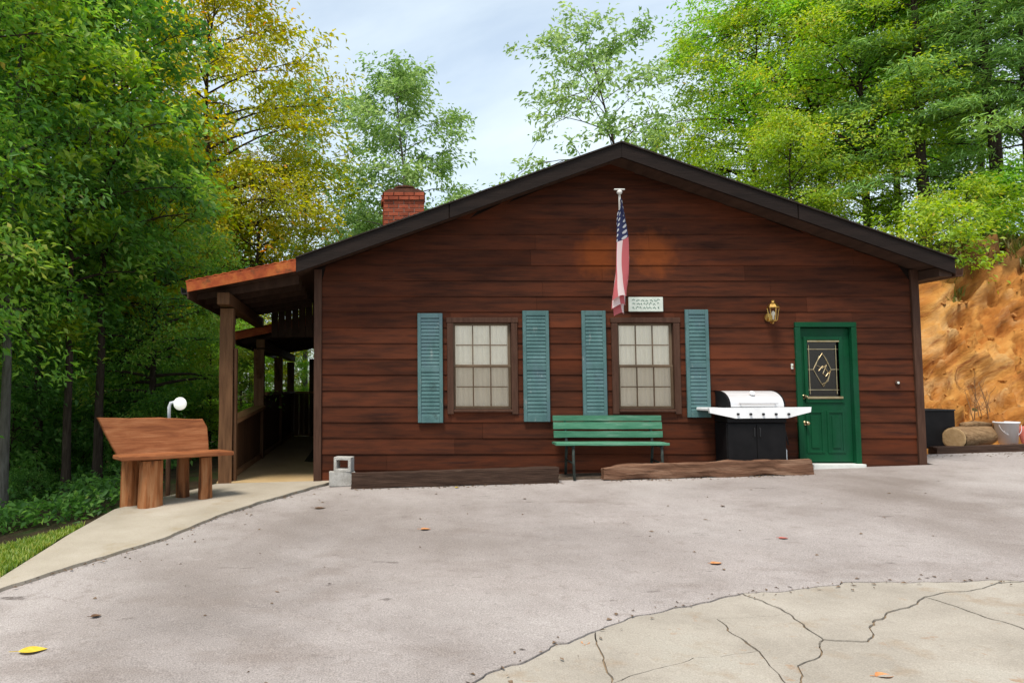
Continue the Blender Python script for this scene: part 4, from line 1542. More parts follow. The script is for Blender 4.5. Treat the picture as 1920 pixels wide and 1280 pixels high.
def log_leg(a_, b2, r0, r1, top, wedge=True, seed=0):
    V, F = [], []
    NR, NZ = 14, 8
    for k in range(NZ):
        u_ = k / (NZ - 1)
        for i in range(NR):
            an = 2 * math.pi * i / NR
            r = (r0 + (r1 - r0) * u_) * (1 + 0.14 * noise.noise(Vector((math.cos(an) * 1.5, math.sin(an) * 1.5, u_ * 1.2 + seed))))
            x, y = r * math.cos(an), r * math.sin(an)
            if wedge:
                y = max(y, -r * 0.62)
                if x > r * 0.35 and y < 0:
                    y = y * 0.55
            V.append(BP(a_ + x, b2 + y, -0.06 + (top + 0.06) * u_))
    for k in range(NZ - 1):
        for i in range(NR):
            F.append((k * NR + i, k * NR + (i + 1) % NR, (k + 1) * NR + (i + 1) % NR, (k + 1) * NR + i))
    F += [tuple(range(NR))[::-1], tuple(range((NZ - 1) * NR, NZ * NR))]
    return G().add(V, F).build('leg', 'leg_wood', t)


log_leg(-0.27, -0.03, 0.165, 0.15, SZ - 0.045, True, 0)
log_leg(0.46, -0.02, 0.095, 0.085, SZ - 0.045, True, 4)
log_leg(-0.42, 0.30, 0.13, 0.115, SZ + 0.0, False, 8)
log_leg(0.30, 0.33, 0.09, 0.08, SZ + 0.0, False, 12)
# back supports
for a_ in (-0.42, 0.36):
    G().tube([BP(a_, 0.36, SZ - 0.1), BP(a_, 0.44, SZ + 0.36)], [0.07, 0.05], 8).build('back_support', 'bark_slab', t)

# globe lamp behind the bench
lx, ly = -2.68, -0.35
lzg = terrain(lx, ly)
t = thing('globe_lamp', (lx, ly, lzg), 'white globe lamp on a slim pale post behind the slab bench', 'lamp')
G().tube([(lx, ly, lzg - 0.1), (lx, ly, 0.62)], 0.035, 8).build('stake', 'bark_slab', t)
G().tube([(lx, ly, 0.60), (lx, ly, 0.84), (lx + 0.02, ly, 0.90), (lx + 0.08, ly, 0.915)], [0.024, 0.024, 0.022, 0.02], 10).build('arm', 'lamp_post', t, True)
G().tube([(lx + 0.07, ly, 0.89), (lx + 0.12, ly, 0.89)], [0.045, 0.06], 12).build('collar', 'lamp_post', t)
prof = [(0.092 * math.sin(R(a_)), -0.092 * math.cos(R(a_))) for a_ in range(4, 180, 11)]
G().lathe((lx + 0.155, ly, 0.89), prof, 20).build('globe', 'globe', t, True)

# clutter at the foot of the bank
t = thing('black_bin', (9.6, 1.62, 0.08), 'open topped black metal box against the cabin end', 'box')
x0, x1, y0, y1, z0, z1 = 9.22, 9.86, 1.36, 1.90, 0.02, 0.74
for nm, a_ in (('front', (x0, x1, y0, y0 + .012)), ('back', (x0, x1, y1 - .012, y1)), ('side', (x0, x0 + .012, y0 + .013, y1 - .013)), ('side', (x1 - .012, x1, y0 + .013, y1 - .013))):
    bx(nm + '_panel', *a_, z0, z1, 'black_enamel', t, 0.002)
g = G()
g.box(x0 - .012, x1 + .012, y0 - .012, y0 + .004, z1 + .001, z1 + .025, 0.003)
g.box(x0 - .012, x1 + .012, y1 - .004, y1 + .012, z1 + .001, z1 + .025, 0.003)
g.box(x0 - .012, x0 + .004, y0 + .005, y1 - .005, z1 + .001, z1 + .025, 0.003)
g.box(x1 - .004, x1 + .012, y0 + .005, y1 - .005, z1 + .001, z1 + .025, 0.003)
g.build('rim', 'black_plastic', t)

t = thing('log', (10.0, 1.3, 0.08), 'pale sawn log lying on its side beside the black box', 'log')
p0, p1 = Vector((9.72, 1.22, 0.295)), Vector((10.62, 1.62, 0.30))
pts = [p0 + (p1 - p0) * k / 7 for k in range(8)]
g = G()
g.tube(pts, [0.185 * (1 + 0.06 * noise.noise(Vector((k * .9, 0, 0)))) for k in range(8)], 18, caps=False)
g.V = [v + Vector((0, 0, 0.03 * noise.noise(v * 4))) + (Vector((0.02 * noise.noise(v * 7), 0, 0))) for v in g.V]
o = g.build('bark', 'log_bark', t, True)
d_ = (p1 - p0).normalized()
for p, s_ in ((p0, -1), (p1, 1)):
    G().tube([p - d_ * 0.004, p + d_ * s_ * 0.012, p + d_ * s_ * 0.018], [0.178, 0.174, 0.15], 18).build('cut_end', 'log_end', t)
t = thing('log', (10.2, 1.5, 0.3), 'smaller split branch lying on top of the pale log', 'log')
G().tube([(9.98, 1.36, 0.50), (10.3, 1.5, 0.515), (10.75, 1.66, 0.49)], [0.05, 0.055, 0.04], 9).build('bark', 'log_bark', t, True)

t = thing('bucket', (10.74, 1.42, 0.16), 'white plastic bucket standing behind the timber edging', 'bucket')
G().lathe((10.74, 1.40, 0.17), [(0.135, 0), (0.165, 0.36), (0.178, 0.362), (0.178, 0.39), (0.16, 0.39), (0.13, 0.02)], 24).build('body', 'bucket', t, True)
g = G()
g.tube([(10.74 + 0.182 * math.cos(R(a_)), 1.40 - 0.06 * math.sin(R(a_)) - 0.07, 0.51 - 0.18 * math.sin(R(a_))) for a_ in range(0, 181, 15)], 0.004, 6)
g.build('handle', 'steel', t)
t = thing('red_can', (11.12, 1.42, 0.16), 'small red container beside the white bucket', 'can')
G().lathe((11.10, 1.42, 0.17), [(0.12, 0), (0.125, 0.01), (0.125, 0.27), (0.09, 0.31), (0.03, 0.32), (0.03, 0.36)], 20).build('body', 'leaf_red', t, True)
G().lathe((11.10, 1.42, 0.52), [(0.035, 0), (0.035, 0.03)], 12).build('cap', 'black_plastic', t)

t = thing('dry_weed', (10.75, 1.9, 0.3), 'dead brown weed stalks standing behind the white bucket', 'plant')
rr = random.Random(11)
for k in range(7):
    a0 = rr.uniform(0, 6.28)
    x0, y0 = 10.8 + rr.uniform(-.18, .18), 1.85 + rr.uniform(-.1, .1)
    z0 = terrain(x0, y0)
    h = rr.uniform(0.55, 1.05)
    g = G()
    p = [(x0 + math.cos(a0) * h * .22 * u_ * u_, y0 + math.sin(a0) * h * .2 * u_, z0 + h * u_) for u_ in (0, .3, .6, 1)]
    g.tube(p, [0.010, 0.008, 0.006, 0.003], 5)
    for q in range(5):
        u_ = rr.uniform(.4, 1)
        b0 = Vector((x0 + math.cos(a0) * h * .22 * u_ * u_, y0 + math.sin(a0) * h * .2 * u_, z0 + h * u_))
        a1 = rr.uniform(0, 6.28)
        g.tube([b0, b0 + Vector((math.cos(a1) * .07, math.sin(a1) * .07, .05)), b0 + Vector((math.cos(a1) * .12, math.sin(a1) * .12, .12))], [0.004, 0.003, 0.002], 4)
    g.build('stalk', 'dry_stalk', t)


# fallen leaves on the paving
def fallen(x, y, top, L, ang, m_, label, curl=0.25):
    V, F = [], []
    n = 8
    for i in range(n + 1):
        u_ = i / n
        wd = 0.34 * L * math.sin(math.pi * (u_ ** 0.8)) + 0.002
        for s in (-1, 0, 1):
            a_ = (u_ - .5) * L
            z = 0.006 + curl * wd * abs(s) * 0.7 + curl * 0.35 * L * (u_ - .5) ** 2
            V.append((a_ * math.cos(ang) - s * wd * math.sin(ang), a_ * math.sin(ang) + s * wd * math.cos(ang), z))
    for i in range(n):
        for s in range(2):
            F.append((i * 3 + s, i * 3 + s + 1, (i + 1) * 3 + s + 1, (i + 1) * 3 + s))
    z0 = gp(x, y) + top
    V = [(v[0] + x, v[1] + y, v[2] + z0) for v in V]
    t = thing('fallen_leaf', (x, y, z0), label, 'leaf', 'fallen leaves on the paving')
    obj('blade', V, F, m_, t, True)
    a0, a1 = Vector(V[1]), Vector((math.cos(ang), math.sin(ang), 0)) * -0.3 * L
    G().tube([a0 + Vector((0, 0, .003)), a0 + a1 + Vector((0, 0, 0.006))], 0.0022, 4).build('stem', m_, t)


fallen(-2.02, -6.26, 0, 0.170, 0.35, 'leaf_yellow', 'large yellow fallen leaf on the asphalt at the lower left')
fallen(2.80, -6.95, -0.02, 0.105, 0.1, 'leaf_orange', 'curled orange leaf on the cracked concrete near the bottom edge', 0.5)
fallen(1.39, -6.36, -0.02, 0.070, 1.2, 'leaf_orange', 'small tan leaf by the wide crack in the concrete', 0.4)
fallen(0.70, -3.25, 0, 0.112, 0.2, 'leaf_orange', 'pale orange leaf alone in the middle of the asphalt', 0.4)
fallen(3.92, -4.05, 0, 0.091, 0.1, 'leaf_red', 'reddish leaf on the asphalt at the right')
fallen(2.94, -4.80, 0, 0.105, 0.3, 'leaf_orange', 'pale orange leaf just above the edge of the concrete', 0.3)
fallen(-1.84, -5.65, 0, 0.077, 0.6, 'leaf_brown', 'dark brown curled leaf on the asphalt at the lower left', 0.6)
fallen(4.10, -2.55, 0, 0.063, 0.6, 'leaf_brown', 'small dark leaf on the asphalt in front of the grill', 0.5)
fallen(1.35, -0.80, 0, 0.070, 0.9, 'leaf_yellow', 'small yellow leaf against the dark timber', 0.5)
fallen(-0.45, -1.95, 0, 0.140, 0.1, 'leaf_brown', 'flat brown leaf on the asphalt near the path edge', 0.2)
fallen(2.05, -1.75, 0, 0.049, 1.9, 'leaf_brown', 'tiny brown leaf on the asphalt below the green bench', 0.4)
fallen(4.35, -5.62, -0.02, 0.042, 0.4, 'leaf_brown', 'tiny dark leaf on the concrete close to its upper edge', 0.4)

# grit, needles and leaf scraps drifted along the edges
r2 = random.Random(77)
g = G()


def drift(line, n, spread, top):
    L = [(Vector(a_), Vector(b2)) for a_, b2 in zip(line, line[1:])]
    tot = [q.length for q in [b2 - a_ for a_, b2 in L]]
    for k in range(n):
        a_, b2 = r2.choices(L, tot)[0]
        p = a_ + (b2 - a_) * r2.random()
        x, y = p.x + r2.gauss(0, spread), p.y + r2.gauss(0, spread)
        z = gp(x, y) + top + 0.004
        an, ln = r2.uniform(0, 6.28), r2.uniform(0.007, 0.028)
        wd = ln * r2.uniform(0.08, 0.6)
        c_, s_ = math.cos(an), math.sin(an)
        g.add([(x - c_ * ln, y - s_ * ln, z), (x + s_ * wd, y - c_ * wd, z + r2.uniform(0, .012)), (x + c_ * ln, y + s_ * ln, z + 0.002), (x - s_ * wd, y + c_ * wd, z + r2.uniform(0, .012))],
              [(0, 1, 2), (0, 2, 3)])


drift(PATH_EDGE[1:7], 300, 0.06, 0.012)
drift([(-2.4, -4.2), (-1.2, -1.9), (-0.4, -0.7)], 60, 0.25, 0.0)
drift(APRON_EDGE[:8], 110, 0.07, 0.0)
drift([(-0.1, -0.70), (2.8, -0.70)], 150, 0.05, 0.0)
drift([(3.4, -0.64), (6.3, -0.64)], 150, 0.05, 0.0)
drift([(8.6, 0.7), (12, 0.85)], 160, 0.12, 0.0)
drift([(-3, -4), (8, -2.5)], 70, 1.5, 0.0)
tag(g.build('leaf_litter', 'litter'), 'small brown leaf scraps and grit along the paving edges', kind='stuff')
# ------------------------------------------------------------------ trees
def np_tube(VV, FF, pts, rad, n):
    k0 = sum(len(v) for v in VV)
    pts = np.asarray(pts, float)
    m_ = len(pts)
    d = np.gradient(pts, axis=0)
    d /= np.linalg.norm(d, axis=1)[:, None] + 1e-9
    ref = np.array([0.31, 0.17, 0.93]) if abs(d[0][2]) < 0.8 else np.array([0.9, 0.3, 0.1])
    u = np.cross(d, ref)
    u /= np.linalg.norm(u, axis=1)[:, None] + 1e-9
    v = np.cross(d, u)
    an = np.arange(n) * 2 * np.pi / n
    ring = pts[:, None, :] + (u[:, None, :] * np.cos(an)[None, :, None] + v[:, None, :] * np.sin(an)[None, :, None]) * np.asarray(rad)[:, None, None]
    VV.append(ring.reshape(-1, 3))
    i = np.arange(m_ - 1)[:, None] * n
    k = np.arange(n)[None, :]
    k2 = (k + 1) % n
    FF.append(np.stack([i + k, i + k2, i + n + k2, i + n + k], -1).reshape(-1, 4) + k0)


def leaf_cloud(C, CR, per, L, r, outward, tintC, aspect=0.42, up=0.8, droop=0.35, flat=0.6):
    """C: cluster centres, CR: radii; each cluster gets `per` single leaves"""
    N = len(C)
    idx = np.repeat(np.arange(N), per)
    n = len(idx)
    off = r.normal(0, 0.5, (n, 3)) * CR[idx][:, None]
    off[:, 2] *= flat
    P = C[idx] + off
    nrm = r.normal(0, 0.6, (n, 3)) + np.array([0, 0, up]) + outward[idx] * 0.35
    nrm /= np.linalg.norm(nrm, axis=1)[:, None]
    ax = r.normal(0, 0.55, (n, 3)) + outward[idx] * 0.6 + np.array([0, 0, -droop]) + off / (CR[idx][:, None] + 1e-6) * 0.6
    ax -= nrm * (ax * nrm).sum(1)[:, None]
    ax /= np.linalg.norm(ax, axis=1)[:, None] + 1e-9
    bt = np.cross(nrm, ax)
    Ls = L * r.uniform(0.6, 1.35, n)
    wd = Ls * aspect * r.uniform(0.8, 1.2, n)
    fold = nrm * (wd * 0.25)[:, None]
    b0 = P - ax * (Ls * 0.5)[:, None]
    t0 = P + ax * (Ls * 0.5)[:, None] - nrm * (Ls * 0.12)[:, None]
    l0 = P - ax * (Ls * 0.06)[:, None] + bt * (wd * 0.5)[:, None] + fold
    r0 = P - ax * (Ls * 0.06)[:, None] - bt * (wd * 0.5)[:, None] + fold
    Vv = np.stack([b0, l0, t0, r0], 1).reshape(-1, 3)
    k = np.arange(n) * 4
    loops = np.stack([k, k + 1, k + 2, k, k + 2, k + 3], 1).reshape(-1)
    tint = np.clip(tintC[idx] * 0.62 + r.normal(0.19, 0.13, n), 0, 1)
    return Vv, loops, np.repeat(tint, 2)


def make_tree(seed, H, R0, base, limbs, per, L, r0=0.16, tm=0.55, lean=(0, 0), crad=0.55, rise=0.55, sub=4, spread=1.0, topf=0.97):
    """broadleaf prototype -> (trunk mesh, crown mesh)"""
    r = np.random.default_rng(seed)
    VV, FF = [], []
    m_ = 12
    tz = np.linspace(-0.5, H * topf, m_)
    wob = np.cumsum(r.normal(0, 0.012 * H, (m_, 2)), axis=0) * np.linspace(0, 1, m_)[:, None] * 0.6
    tp = np.stack([wob[:, 0] + lean[0] * (tz / H) ** 1.3 * (tz > 0), wob[:, 1] + lean[1] * np.clip(tz / H, 0, 1) ** 1.3, tz], 1)
    tp[:, 0] = np.nan_to_num(tp[:, 0])
    rad = r0 * (1 - 0.93 * np.clip(tz / H, 0, 1) ** 0.85)
    rad[0] *= 1.5
    np_tube(VV, FF, tp, rad, 9)
    C, CR, OUT, TI = [], [], [], []

    def tpos(z):
        return np.array([np.interp(z, tz, tp[:, i]) for i in range(3)]), np.interp(z, tz, rad)
    az = r.uniform(0, 6.28)
    for i in range(limbs):
        t = base + (topf - 0.02 - base) * ((i + r.uniform(0, 1)) / limbs)
        p0, pr = tpos(t * H)
        az += 2.4 + r.normal(0, 0.35)
        q = (t - base) / (1 - base)
        prof = math.sin(math.pi * min(1, max(0.02, q ** (math.log(0.5) / math.log(tm)) * 0.93 + 0.06))) ** 0.7
        ln = R0 * prof * r.uniform(0.65, 1.2) + 0.25
        el = rise * (0.35 + 0.9 * q) + r.normal(0, 0.12)
        d = np.array([math.cos(az) * math.cos(el), math.sin(az) * math.cos(el), math.sin(el)])
        s = np.linspace(0, 1, 6)
        side = np.array([-math.sin(az), math.cos(az), 0])
        lp = p0 + d * (s * ln)[:, None] + np.array([0, 0, 1]) * (-(0.22 * ln) * s ** 2.2)[:, None] + side * (r.normal(0, 0.09) * ln * s ** 2)[:, None]
        lr = np.clip(min(pr * 0.6, 0.024 + 0.022 * ln), 0.01, 1) * (1 - 0.85 * s)
        np_tube(VV, FF, lp, lr, 5)
        tl = r.uniform(0, 1)
        for k in range(sub):
            f_ = 0.3 + 0.7 * (k + r.uniform(0, 1)) / sub
            b0 = np.array([np.interp(f_, s, lp[:, j]) for j in range(3)])
            sd = d * 0.55 + side * r.normal(0, 0.75) + np.array([0, 0, r.normal(0.0, 0.35)])
            sd /= np.linalg.norm(sd)
            sl = ln * r.uniform(0.2, 0.42) * spread + 0.2
            s3 = np.linspace(0, 1, 4)
            bp = b0 + sd * (s3 * sl)[:, None] + np.array([0, 0, -0.18 * sl]) * (s3 ** 2)[:, None]
            np_tube(VV, FF, bp, np.clip(0.012 * (1 - 0.8 * s3) * (0.5 + ln * 0.25), 0.003, 1), 3)
            for e in (0.55, 1.0):
                c = b0 + sd * sl * e + np.array([0, 0, -0.18 * sl * e * e]) + r.normal(0, 0.08, 3)
                C.append(c)
                CR.append(crad * r.uniform(0.6, 1.25))
                o_ = c - np.array([p0[0], p0[1], c[2]])
                OUT.append(o_ / (np.linalg.norm(o_) + 1e-6))
                TI.append(np.clip(tl * 0.45 + r.uniform(0, 0.55) + 0.12 * q, 0, 1))
        C.append(lp[-1])
        CR.append(crad * r.uniform(0.6, 1.1))
        OUT.append(d)
        TI.append(tl)
    C, CR, OUT, TI = map(np.array, (C, CR, OUT, TI))
    Vv, lo_, ti = leaf_cloud(C, CR, per, L, r, OUT, TI)
    crown = np_mesh('crown', Vv, lo_, 3, ti)
    V_ = np.concatenate(VV)
    F_ = np.concatenate(FF)
    trunk = np_mesh('trunk', V_, F_.ravel(), 4)
    trunk.polygons.foreach_set('use_smooth', [True] * len(trunk.polygons))
    return trunk, crown


def make_conifer(seed, H, R0, base, whorls, per, L, r0=0.16, gap=0.0):
    r = np.random.default_rng(seed)
    VV, FF = [], []
    tz = np.linspace(-0.5, H, 12)
    wob = np.cumsum(r.normal(0, 0.004 * H, (12, 2)), axis=0)
    tp = np.stack([wob[:, 0], wob[:, 1], tz], 1)
    rad = r0 * (1 - 0.95 * np.clip(tz / H, 0, 1))
    np_tube(VV, FF, tp, rad, 9)
    C, CR, OUT, TI = [], [], [], []
    for i in range(whorls):
        t = base + (0.985 - base) * (i + r.uniform(0, .8)) / whorls
        p0 = np.array([np.interp(t * H, tz, tp[:, k]) for k in range(3)])
        q = (t - base) / (1 - base)
        nb = r.integers(4, 7)
        a0 = r.uniform(0, 6.28)
        for k in range(nb):
            if r.uniform() < gap:
                continue
            az = a0 + k * 6.283 / nb + r.normal(0, 0.25)
            ln = R0 * (1 - q) ** 0.75 * r.uniform(0.6, 1.15) + 0.18
            el = 0.15 + 0.5 * q + r.normal(0, 0.1)
            d = np.array([math.cos(az) * math.cos(el), math.sin(az) * math.cos(el), math.sin(el)])
            side = np.array([-math.sin(az), math.cos(az), 0])
            s = np.linspace(0, 1, 5)
            lp = p0 + d * (s * ln)[:, None] + np.array([0, 0, 1]) * (-(0.30 * ln) * s ** 2 + 0.10 * ln * s ** 4)[:, None]
            np_tube(VV, FF, lp, (0.010 + 0.008 * ln) * (1 - 0.85 * s), 4)
            tl = r.uniform(0, 0.9)
            ns_ = max(3, int(ln * 3.4))
            for e in np.linspace(0.28, 1, ns_):
                b0 = np.array([np.interp(e, s, lp[:, j]) for j in range(3)])
                wd = 0.36 * ln * (1.05 - e * 0.75)
                for sg in (-1, 0, 1):
                    c = b0 + side * sg * wd * r.uniform(0.4, 1) + d * wd * 0.35 + np.array([0, 0, -0.06 * abs(sg)])
                    C.append(c)
                    CR.append(0.30 + 0.05 * ln)
                    o_ = d * 0.8 + side * sg * 0.8
                    OUT.append(o_)
                    TI.append(np.clip(tl * 0.6 + r.uniform(0, 0.4), 0, 1))
    C, CR, OUT, TI = map(np.array, (C, CR, OUT, TI))
    Vv, lo_, ti = leaf_cloud(C, CR, per, L, r, OUT, TI, aspect=0.16, up=0.9, droop=0.15, flat=0.38)
    crown = np_mesh('crown', Vv, lo_, 3, ti)
    trunk = np_mesh('trunk', np.concatenate(VV), np.concatenate(FF).ravel(), 4)
    trunk.polygons.foreach_set('use_smooth', [True] * len(trunk.polygons))
    return trunk, crown


PROTO = {
    'broad_a': make_tree(1, 11.0, 3.3, 0.16, 60, 66, 0.135, 0.17, 0.42, crad=0.6),
    'broad_b': make_tree(2, 12.0, 3.0, 0.22, 54, 60, 0.135, 0.16, 0.5, crad=0.6),
    'broad_c': make_tree(3, 10.0, 2.8, 0.12, 52, 54, 0.14, 0.13, 0.45, crad=0.6),
    'full': make_tree(4, 13.0, 3.4, 0.30, 62, 54, 0.155, 0.19, 0.5, crad=0.62),
    'slim': make_tree(5, 13.0, 2.5, 0.30, 34, 26, 0.20, 0.12, 0.45, crad=0.5, rise=0.75, sub=4),
    'sparse': make_tree(6, 12.0, 3.2, 0.30, 32, 30, 0.19, 0.12, 0.5, lean=(-1.6, 0.3), crad=0.48, rise=0.7, sub=4, spread=1.2),
    'medium': make_tree(16, 13.0, 2.3, 0.30, 46, 36, 0.19, 0.14, 0.42, crad=0.5, rise=0.7, sub=4),
    'pine_a': make_conifer(7, 12.0, 2.7, 0.20, 19, 13, 0.22, 0.17, 0.25),
    'pine_b': make_conifer(8, 14.0, 2.6, 0.30, 18, 12, 0.22, 0.19, 0.35),
    'shrub_a': make_tree(9, 2.2, 1.15, 0.08, 26, 26, 0.13, 0.025, 0.5, crad=0.34, rise=0.9, sub=3),
    'shrub_b': make_tree(10, 1.4, 1.0, 0.06, 22, 26, 0.11, 0.02, 0.5, crad=0.3, rise=0.8, sub=3),
}


def tree(kind, u, Z, leafm, label, s=1.0, rz=None, name='tree', cat='tree', group=None, dz=0.0, bark='bark', sz=None):
    """u: bearing in photo pixels, Z: distance from the camera in metres"""
    x, y = (u - 670) * Z / 1400.0, Z - 11.02
    t = bpy.data.objects.new(name, None)
    COL.objects.link(t)
    t.location = (x, y, terrain(x, y) - 0.05 + dz)
    t.rotation_euler = (0, 0, rng.uniform(0, 6.28) if rz is None else rz)
    t.scale = (s, s, sz or s)
    tag(t, label, cat, group)
    for me, nm, mm in zip(PROTO[kind], ('trunk', 'crown'), (bark, leafm)):
        if not me.materials:
            me.materials.append(MATS[mm])
        o = bpy.data.objects.new(nm, me)
        COL.objects.link(o)
        o.parent = t
        o.material_slots[0].link = 'OBJECT'
        o.material_slots[0].material = MATS[mm]
    return t


LG, RG, CG = 'trees in the woods left of the porch', 'trees on top of the clay bank', 'trees behind the cabin'
# left woods
tree('broad_a', 285, 15.6, 'foliage_mid', 'green tree with thick trunk rising behind the slab bench and globe lamp', 0.60, 0.4, 'broadleaf_tree', group=LG)
tree('full', 405, 27.0, 'foliage_yellow', 'yellow and orange autumn tree rising above the porch roof', 1.28, 1.9, 'autumn_tree', group=LG)
tree('broad_b', 470, 26.0, 'foliage_yellow', 'shorter yellow green tree filling in just above the porch roof', 0.82, 1.1, 'autumn_tree', group=LG)
tree('full', 290, 27.0, 'foliage_yellow', 'second yellowing tree left of the one above the porch roof', 0.95, 4.2, 'autumn_tree', group=LG)
tree('full', 385, 27.5, 'foliage_bright', 'bright green tree showing beyond the outer edge of the porch roof', 0.62, 2.2, 'broadleaf_tree', group=LG)
tree('slim', 128, 12.8, 'foliage_mid', 'mid green tree with slim pale trunk left of the slab bench', 0.72, 3.0, 'slender_tree', group=LG)
tree('broad_b', -70, 12.4, 'foliage_dark', 'dark green tree cut by the left edge of the picture', 0.85, 5.0, 'broadleaf_tree', group=LG)
tree('broad_c', 190, 16.5, 'foliage_dark', 'dark tree close behind the left end of the slab bench', 0.60, 0.9, 'broadleaf_tree', group=LG)
tree('broad_b', 20, 17.0, 'foliage_olive', 'olive tree near the left edge behind the nearest trunks', 1.0, 4.0, 'broadleaf_tree', group=LG)
tree('full', 205, 25.0, 'foliage_yellow', 'tall yellow green tree deep in the left woods with yellowing top', 1.0, 5.5, 'broadleaf_tree', group=LG)
for k, (u, Z, s) in enumerate(((60, 23, 1.05), (-120, 20, 1.1), (-30, 30, 1.2), (250, 36, 1.3), (60, 38, 1.3), (-200, 27, 1.2))):
    tree(('broad_a', 'broad_b', 'broad_c')[k % 3], u, Z, ('foliage_dark', 'foliage_mid')[k % 2], 'green tree standing deep among the others in the left woods', s, None, 'broadleaf_tree', group='trees deep in the left woods')
tree('slim', 12, 11.8, 'foliage_olive', 'thin pale trunked tree nearest the left edge of the picture', 0.8, 1.0, 'slender_tree', group=LG, bark='bark_grey')
tree('slim', 186, 13.6, 'foliage_dark', 'dark thin trunked tree just left of the slab bench back', 0.8, 2.0, 'slender_tree', group=LG)
tree('slim', 75, 14.6, 'foliage_mid', 'thin tree between the two slim trunks at the far left', 0.9, 4.4, 'slender_tree', group=LG)
tree('slim', 235, 17.0, 'foliage_yellow', 'thin yellowing tree just behind the slab bench among the leaves', 0.9, 5.2, 'slender_tree', group=LG)
tree('broad_b', -290, 9.6, 'foliage_mid', 'leaning green tree at the top left corner, its trunk outside the picture', 0.82, 0.9, 'broadleaf_tree', group=LG)
# seen through the porch openings
for k, (u, Z, s) in enumerate(((396, 18.6, 0.34), (452, 22.5, 0.36), (500, 27, 0.38), (537, 32, 0.42), (566, 38, 0.46))):
    tree('broad_c', u, Z, 'foliage_bright' if k % 2 else 'foliage_olive', 'low light green tree seen between the porch posts', s, None, 'broadleaf_tree', group='trees seen through the porch', dz=0.0)
# behind the cabin
tree('slim', 572, 33.0, 'foliage_light', 'thin pale tree beside the yellow tree, its top against the sky', 1.15, 0.3, 'slender_tree', group=CG, bark='bark_grey')
tree('medium', 757, 31.0, 'foliage_light', 'light green tree rising straight behind the chimney', 1.16, 0.9, 'broadleaf_tree', group=CG, bark='bark_grey')
tree('slim', 640, 36.0, 'foliage_light', 'pale bushy tree left of the chimney', 0.72, 2.0, 'broadleaf_tree', group=CG, bark='bark_grey')
tree('slim', 845, 36.0, 'foliage_light', 'pale green tree just right of the chimney above the roof slope', 0.80, 2.9, 'broadleaf_tree', group=CG, bark='bark_grey')
tree('slim', 690, 40.0, 'foliage_light', 'faint slender tree far behind the chimney', 0.8, 1.2, 'slender_tree', group=CG, bark='bark_grey')
tree('sparse', 1230, 26.0, 'foliage_light', 'sparse leaning tree rising behind the roof ridge', 1.12, 0.0, 'slender_tree', group=CG)
tree('broad_c', 1060, 33.0, 'foliage_olive', 'low yellowish tree showing just over the left side of the ridge', 0.8, 0.6, 'broadleaf_tree', group=CG, dz=-1.2)
tree('broad_c', 1190, 34.0, 'foliage_olive', 'yellow green tree top peeping over the ridge', 0.75, 3.6, 'broadleaf_tree', group=CG)
# bank top
tree('broad_b', 1420, 24.0, 'foliage_olive', 'yellow green tree left of the tall bright trees on the bank', 0.85, 1.0, 'broadleaf_tree', group=RG)
tree('sparse', 1400, 29.0, 'foliage_light', 'open crowned pale tree against the sky beside the bank trees', 1.1, 2.6, 'slender_tree', group=RG)
tree('full', 1560, 23.0, 'foliage_bright', 'tall bright green tree in the middle of the bank trees', 0.95, 0.2, 'broadleaf_tree', group=RG)
tree('broad_a', 1640, 20.5, 'foliage_olive', 'broad olive green tree directly above the right roof slope', 0.78, 2.1, 'broadleaf_tree', group=RG)
tree('broad_c', 1500, 20.0, 'foliage_olive', 'low bushy yellow green tree just behind the right roof slope', 0.6, 4.4, 'broadleaf_tree', group=RG)
tree('pine_a', 1745, 19.0, 'foliage_pine', 'dark pine above the right eave of the cabin', 0.95, 0.5, 'pine_tree', group=RG)
tree('pine_b', 1865, 18.5, 'foliage_pine', 'tall dark pine on the bank near the right edge', 0.9, 1.5, 'pine_tree', group=RG)
tree('pine_a', 1950, 17.5, 'foliage_pine', 'dark pine cut by the right edge of the picture', 0.9, 2.5, 'pine_tree', group=RG)
tree('medium', 1700, 25.0, 'foliage_bright', 'green tree whose crown fills the upper right behind the pines', 1.0, 3.3, 'broadleaf_tree', group=RG)
tree('medium', 1860, 24.0, 'foliage_mid', 'green tree behind the tall pine at the upper right', 1.0, 0.7, 'broadleaf_tree', group=RG)

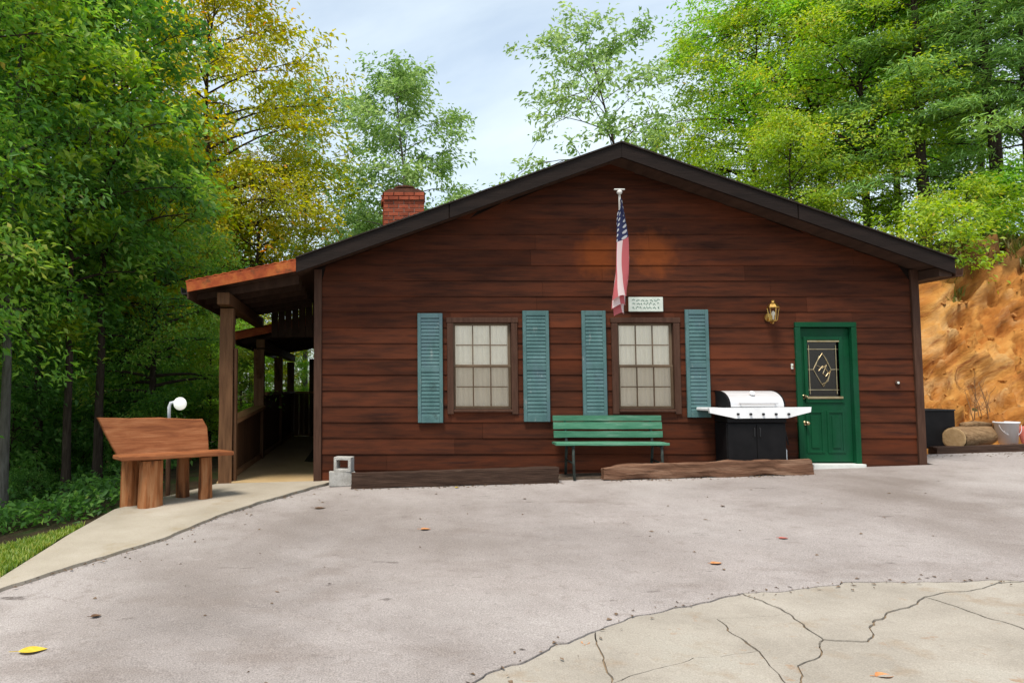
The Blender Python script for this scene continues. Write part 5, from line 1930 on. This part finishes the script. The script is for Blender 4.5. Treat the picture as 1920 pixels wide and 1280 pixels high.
# understory
for k, (u, Z, s) in enumerate(((20, 14.4, 0.9), (110, 15.4, 0.8), (200, 16.2, 0.8), (290, 18.5, 1.3), (60, 17.8, 1.2), (-60, 14.6, 1.2), (160, 20.5, 1.5), (240, 23, 1.8), (10, 21, 1.9), (110, 25, 2.0),
                               (-90, 18, 1.9), (300, 27, 2.0), (200, 29, 2.2), (60, 13.0, 0.35), (250, 14.4, 0.4), (335, 15.6, 0.5))):
    tree(('shrub_a', 'shrub_b')[k % 2], u, Z, 'foliage_dark', 'dark green shrub in the understory of the left woods', s, None, 'understory_shrub', 'shrub', 'understory shrubs in the left woods')
for k, (u, Z, s, lb_) in enumerate(((1745, 16.2, 1.0, 'leafy shrub on the bank crest beside the right eave'), (1915, 17.6, 0.8, 'leafy shrub on the bank crest at the right edge'),
                                    (1820, 17.0, 0.9, 'leafy shrub hanging over the middle of the bank crest'),
                                    (1870, 18.6, 0.8, 'low shrub on the bank crest below the pines'))):
    tree('shrub_a' if k % 2 else 'shrub_b', u, Z, 'foliage_bright' if k % 2 else 'foliage_olive', lb_, s, None, 'bank_shrub', 'shrub', 'shrubs on the bank crest')

# low leafy ground cover on the forest floor
r = np.random.default_rng(45)
n = 800
u = r.uniform(-120, 430, n)
Zd = 9.4 + 16 * r.uniform(0, 1, n) ** 1.5
X, Y = (u - 670) * Zd / 1400, Zd - 11
ok = (X < -3.15) & ((Y > -1.9) | (X < -5))
X, Y = X[ok], Y[ok]
n = len(X)
zt = np.array([terrain(a_, b2) for a_, b2 in zip(X, Y)])
C = np.stack([X, Y, zt + r.uniform(0.04, 0.30, n) ** 1.0], 1)
Vv, lo_, ti = leaf_cloud(C, np.full(n, 0.22), 12, 0.10, r, np.tile([0, -0.3, 0.3], (n, 1)), r.uniform(0, 0.8, n), aspect=0.5, flat=0.5)
me = np_mesh('ground_cover', Vv, lo_, 3, ti)
me.materials.append(MATS['foliage_dark'])
o = bpy.data.objects.new('ground_cover', me)
COL.objects.link(o)
tag(o, 'low leafy plants covering the floor of the left woods', kind='stuff')

# far woods closing the view on the left: one mass
r = np.random.default_rng(44)
n = 900
u = r.uniform(-500, 430, n)
Zd = r.uniform(42, 62, n)
X = (u - 670) * Zd / 1400
Y = Zd - 11
zt = np.array([terrain(a_, b2) for a_, b2 in zip(X, Y)])
C = np.stack([X, Y, zt + r.uniform(0, 1, n) ** 0.8 * 19], 1)
Vv, lo_, ti = leaf_cloud(C, np.full(n, 2.0), 60, 0.5, r, np.tile([0, -1.0, 0], (n, 1)), r.uniform(0, 1, n), aspect=0.6, flat=0.8)
me = np_mesh('far_woods', Vv, lo_, 3, ti)
me.materials.append(MATS['foliage_dark'])
o = bpy.data.objects.new('far_woods', me)
COL.objects.link(o)
tag(o, 'distant dark woods closing the view behind the left trees', kind='stuff')
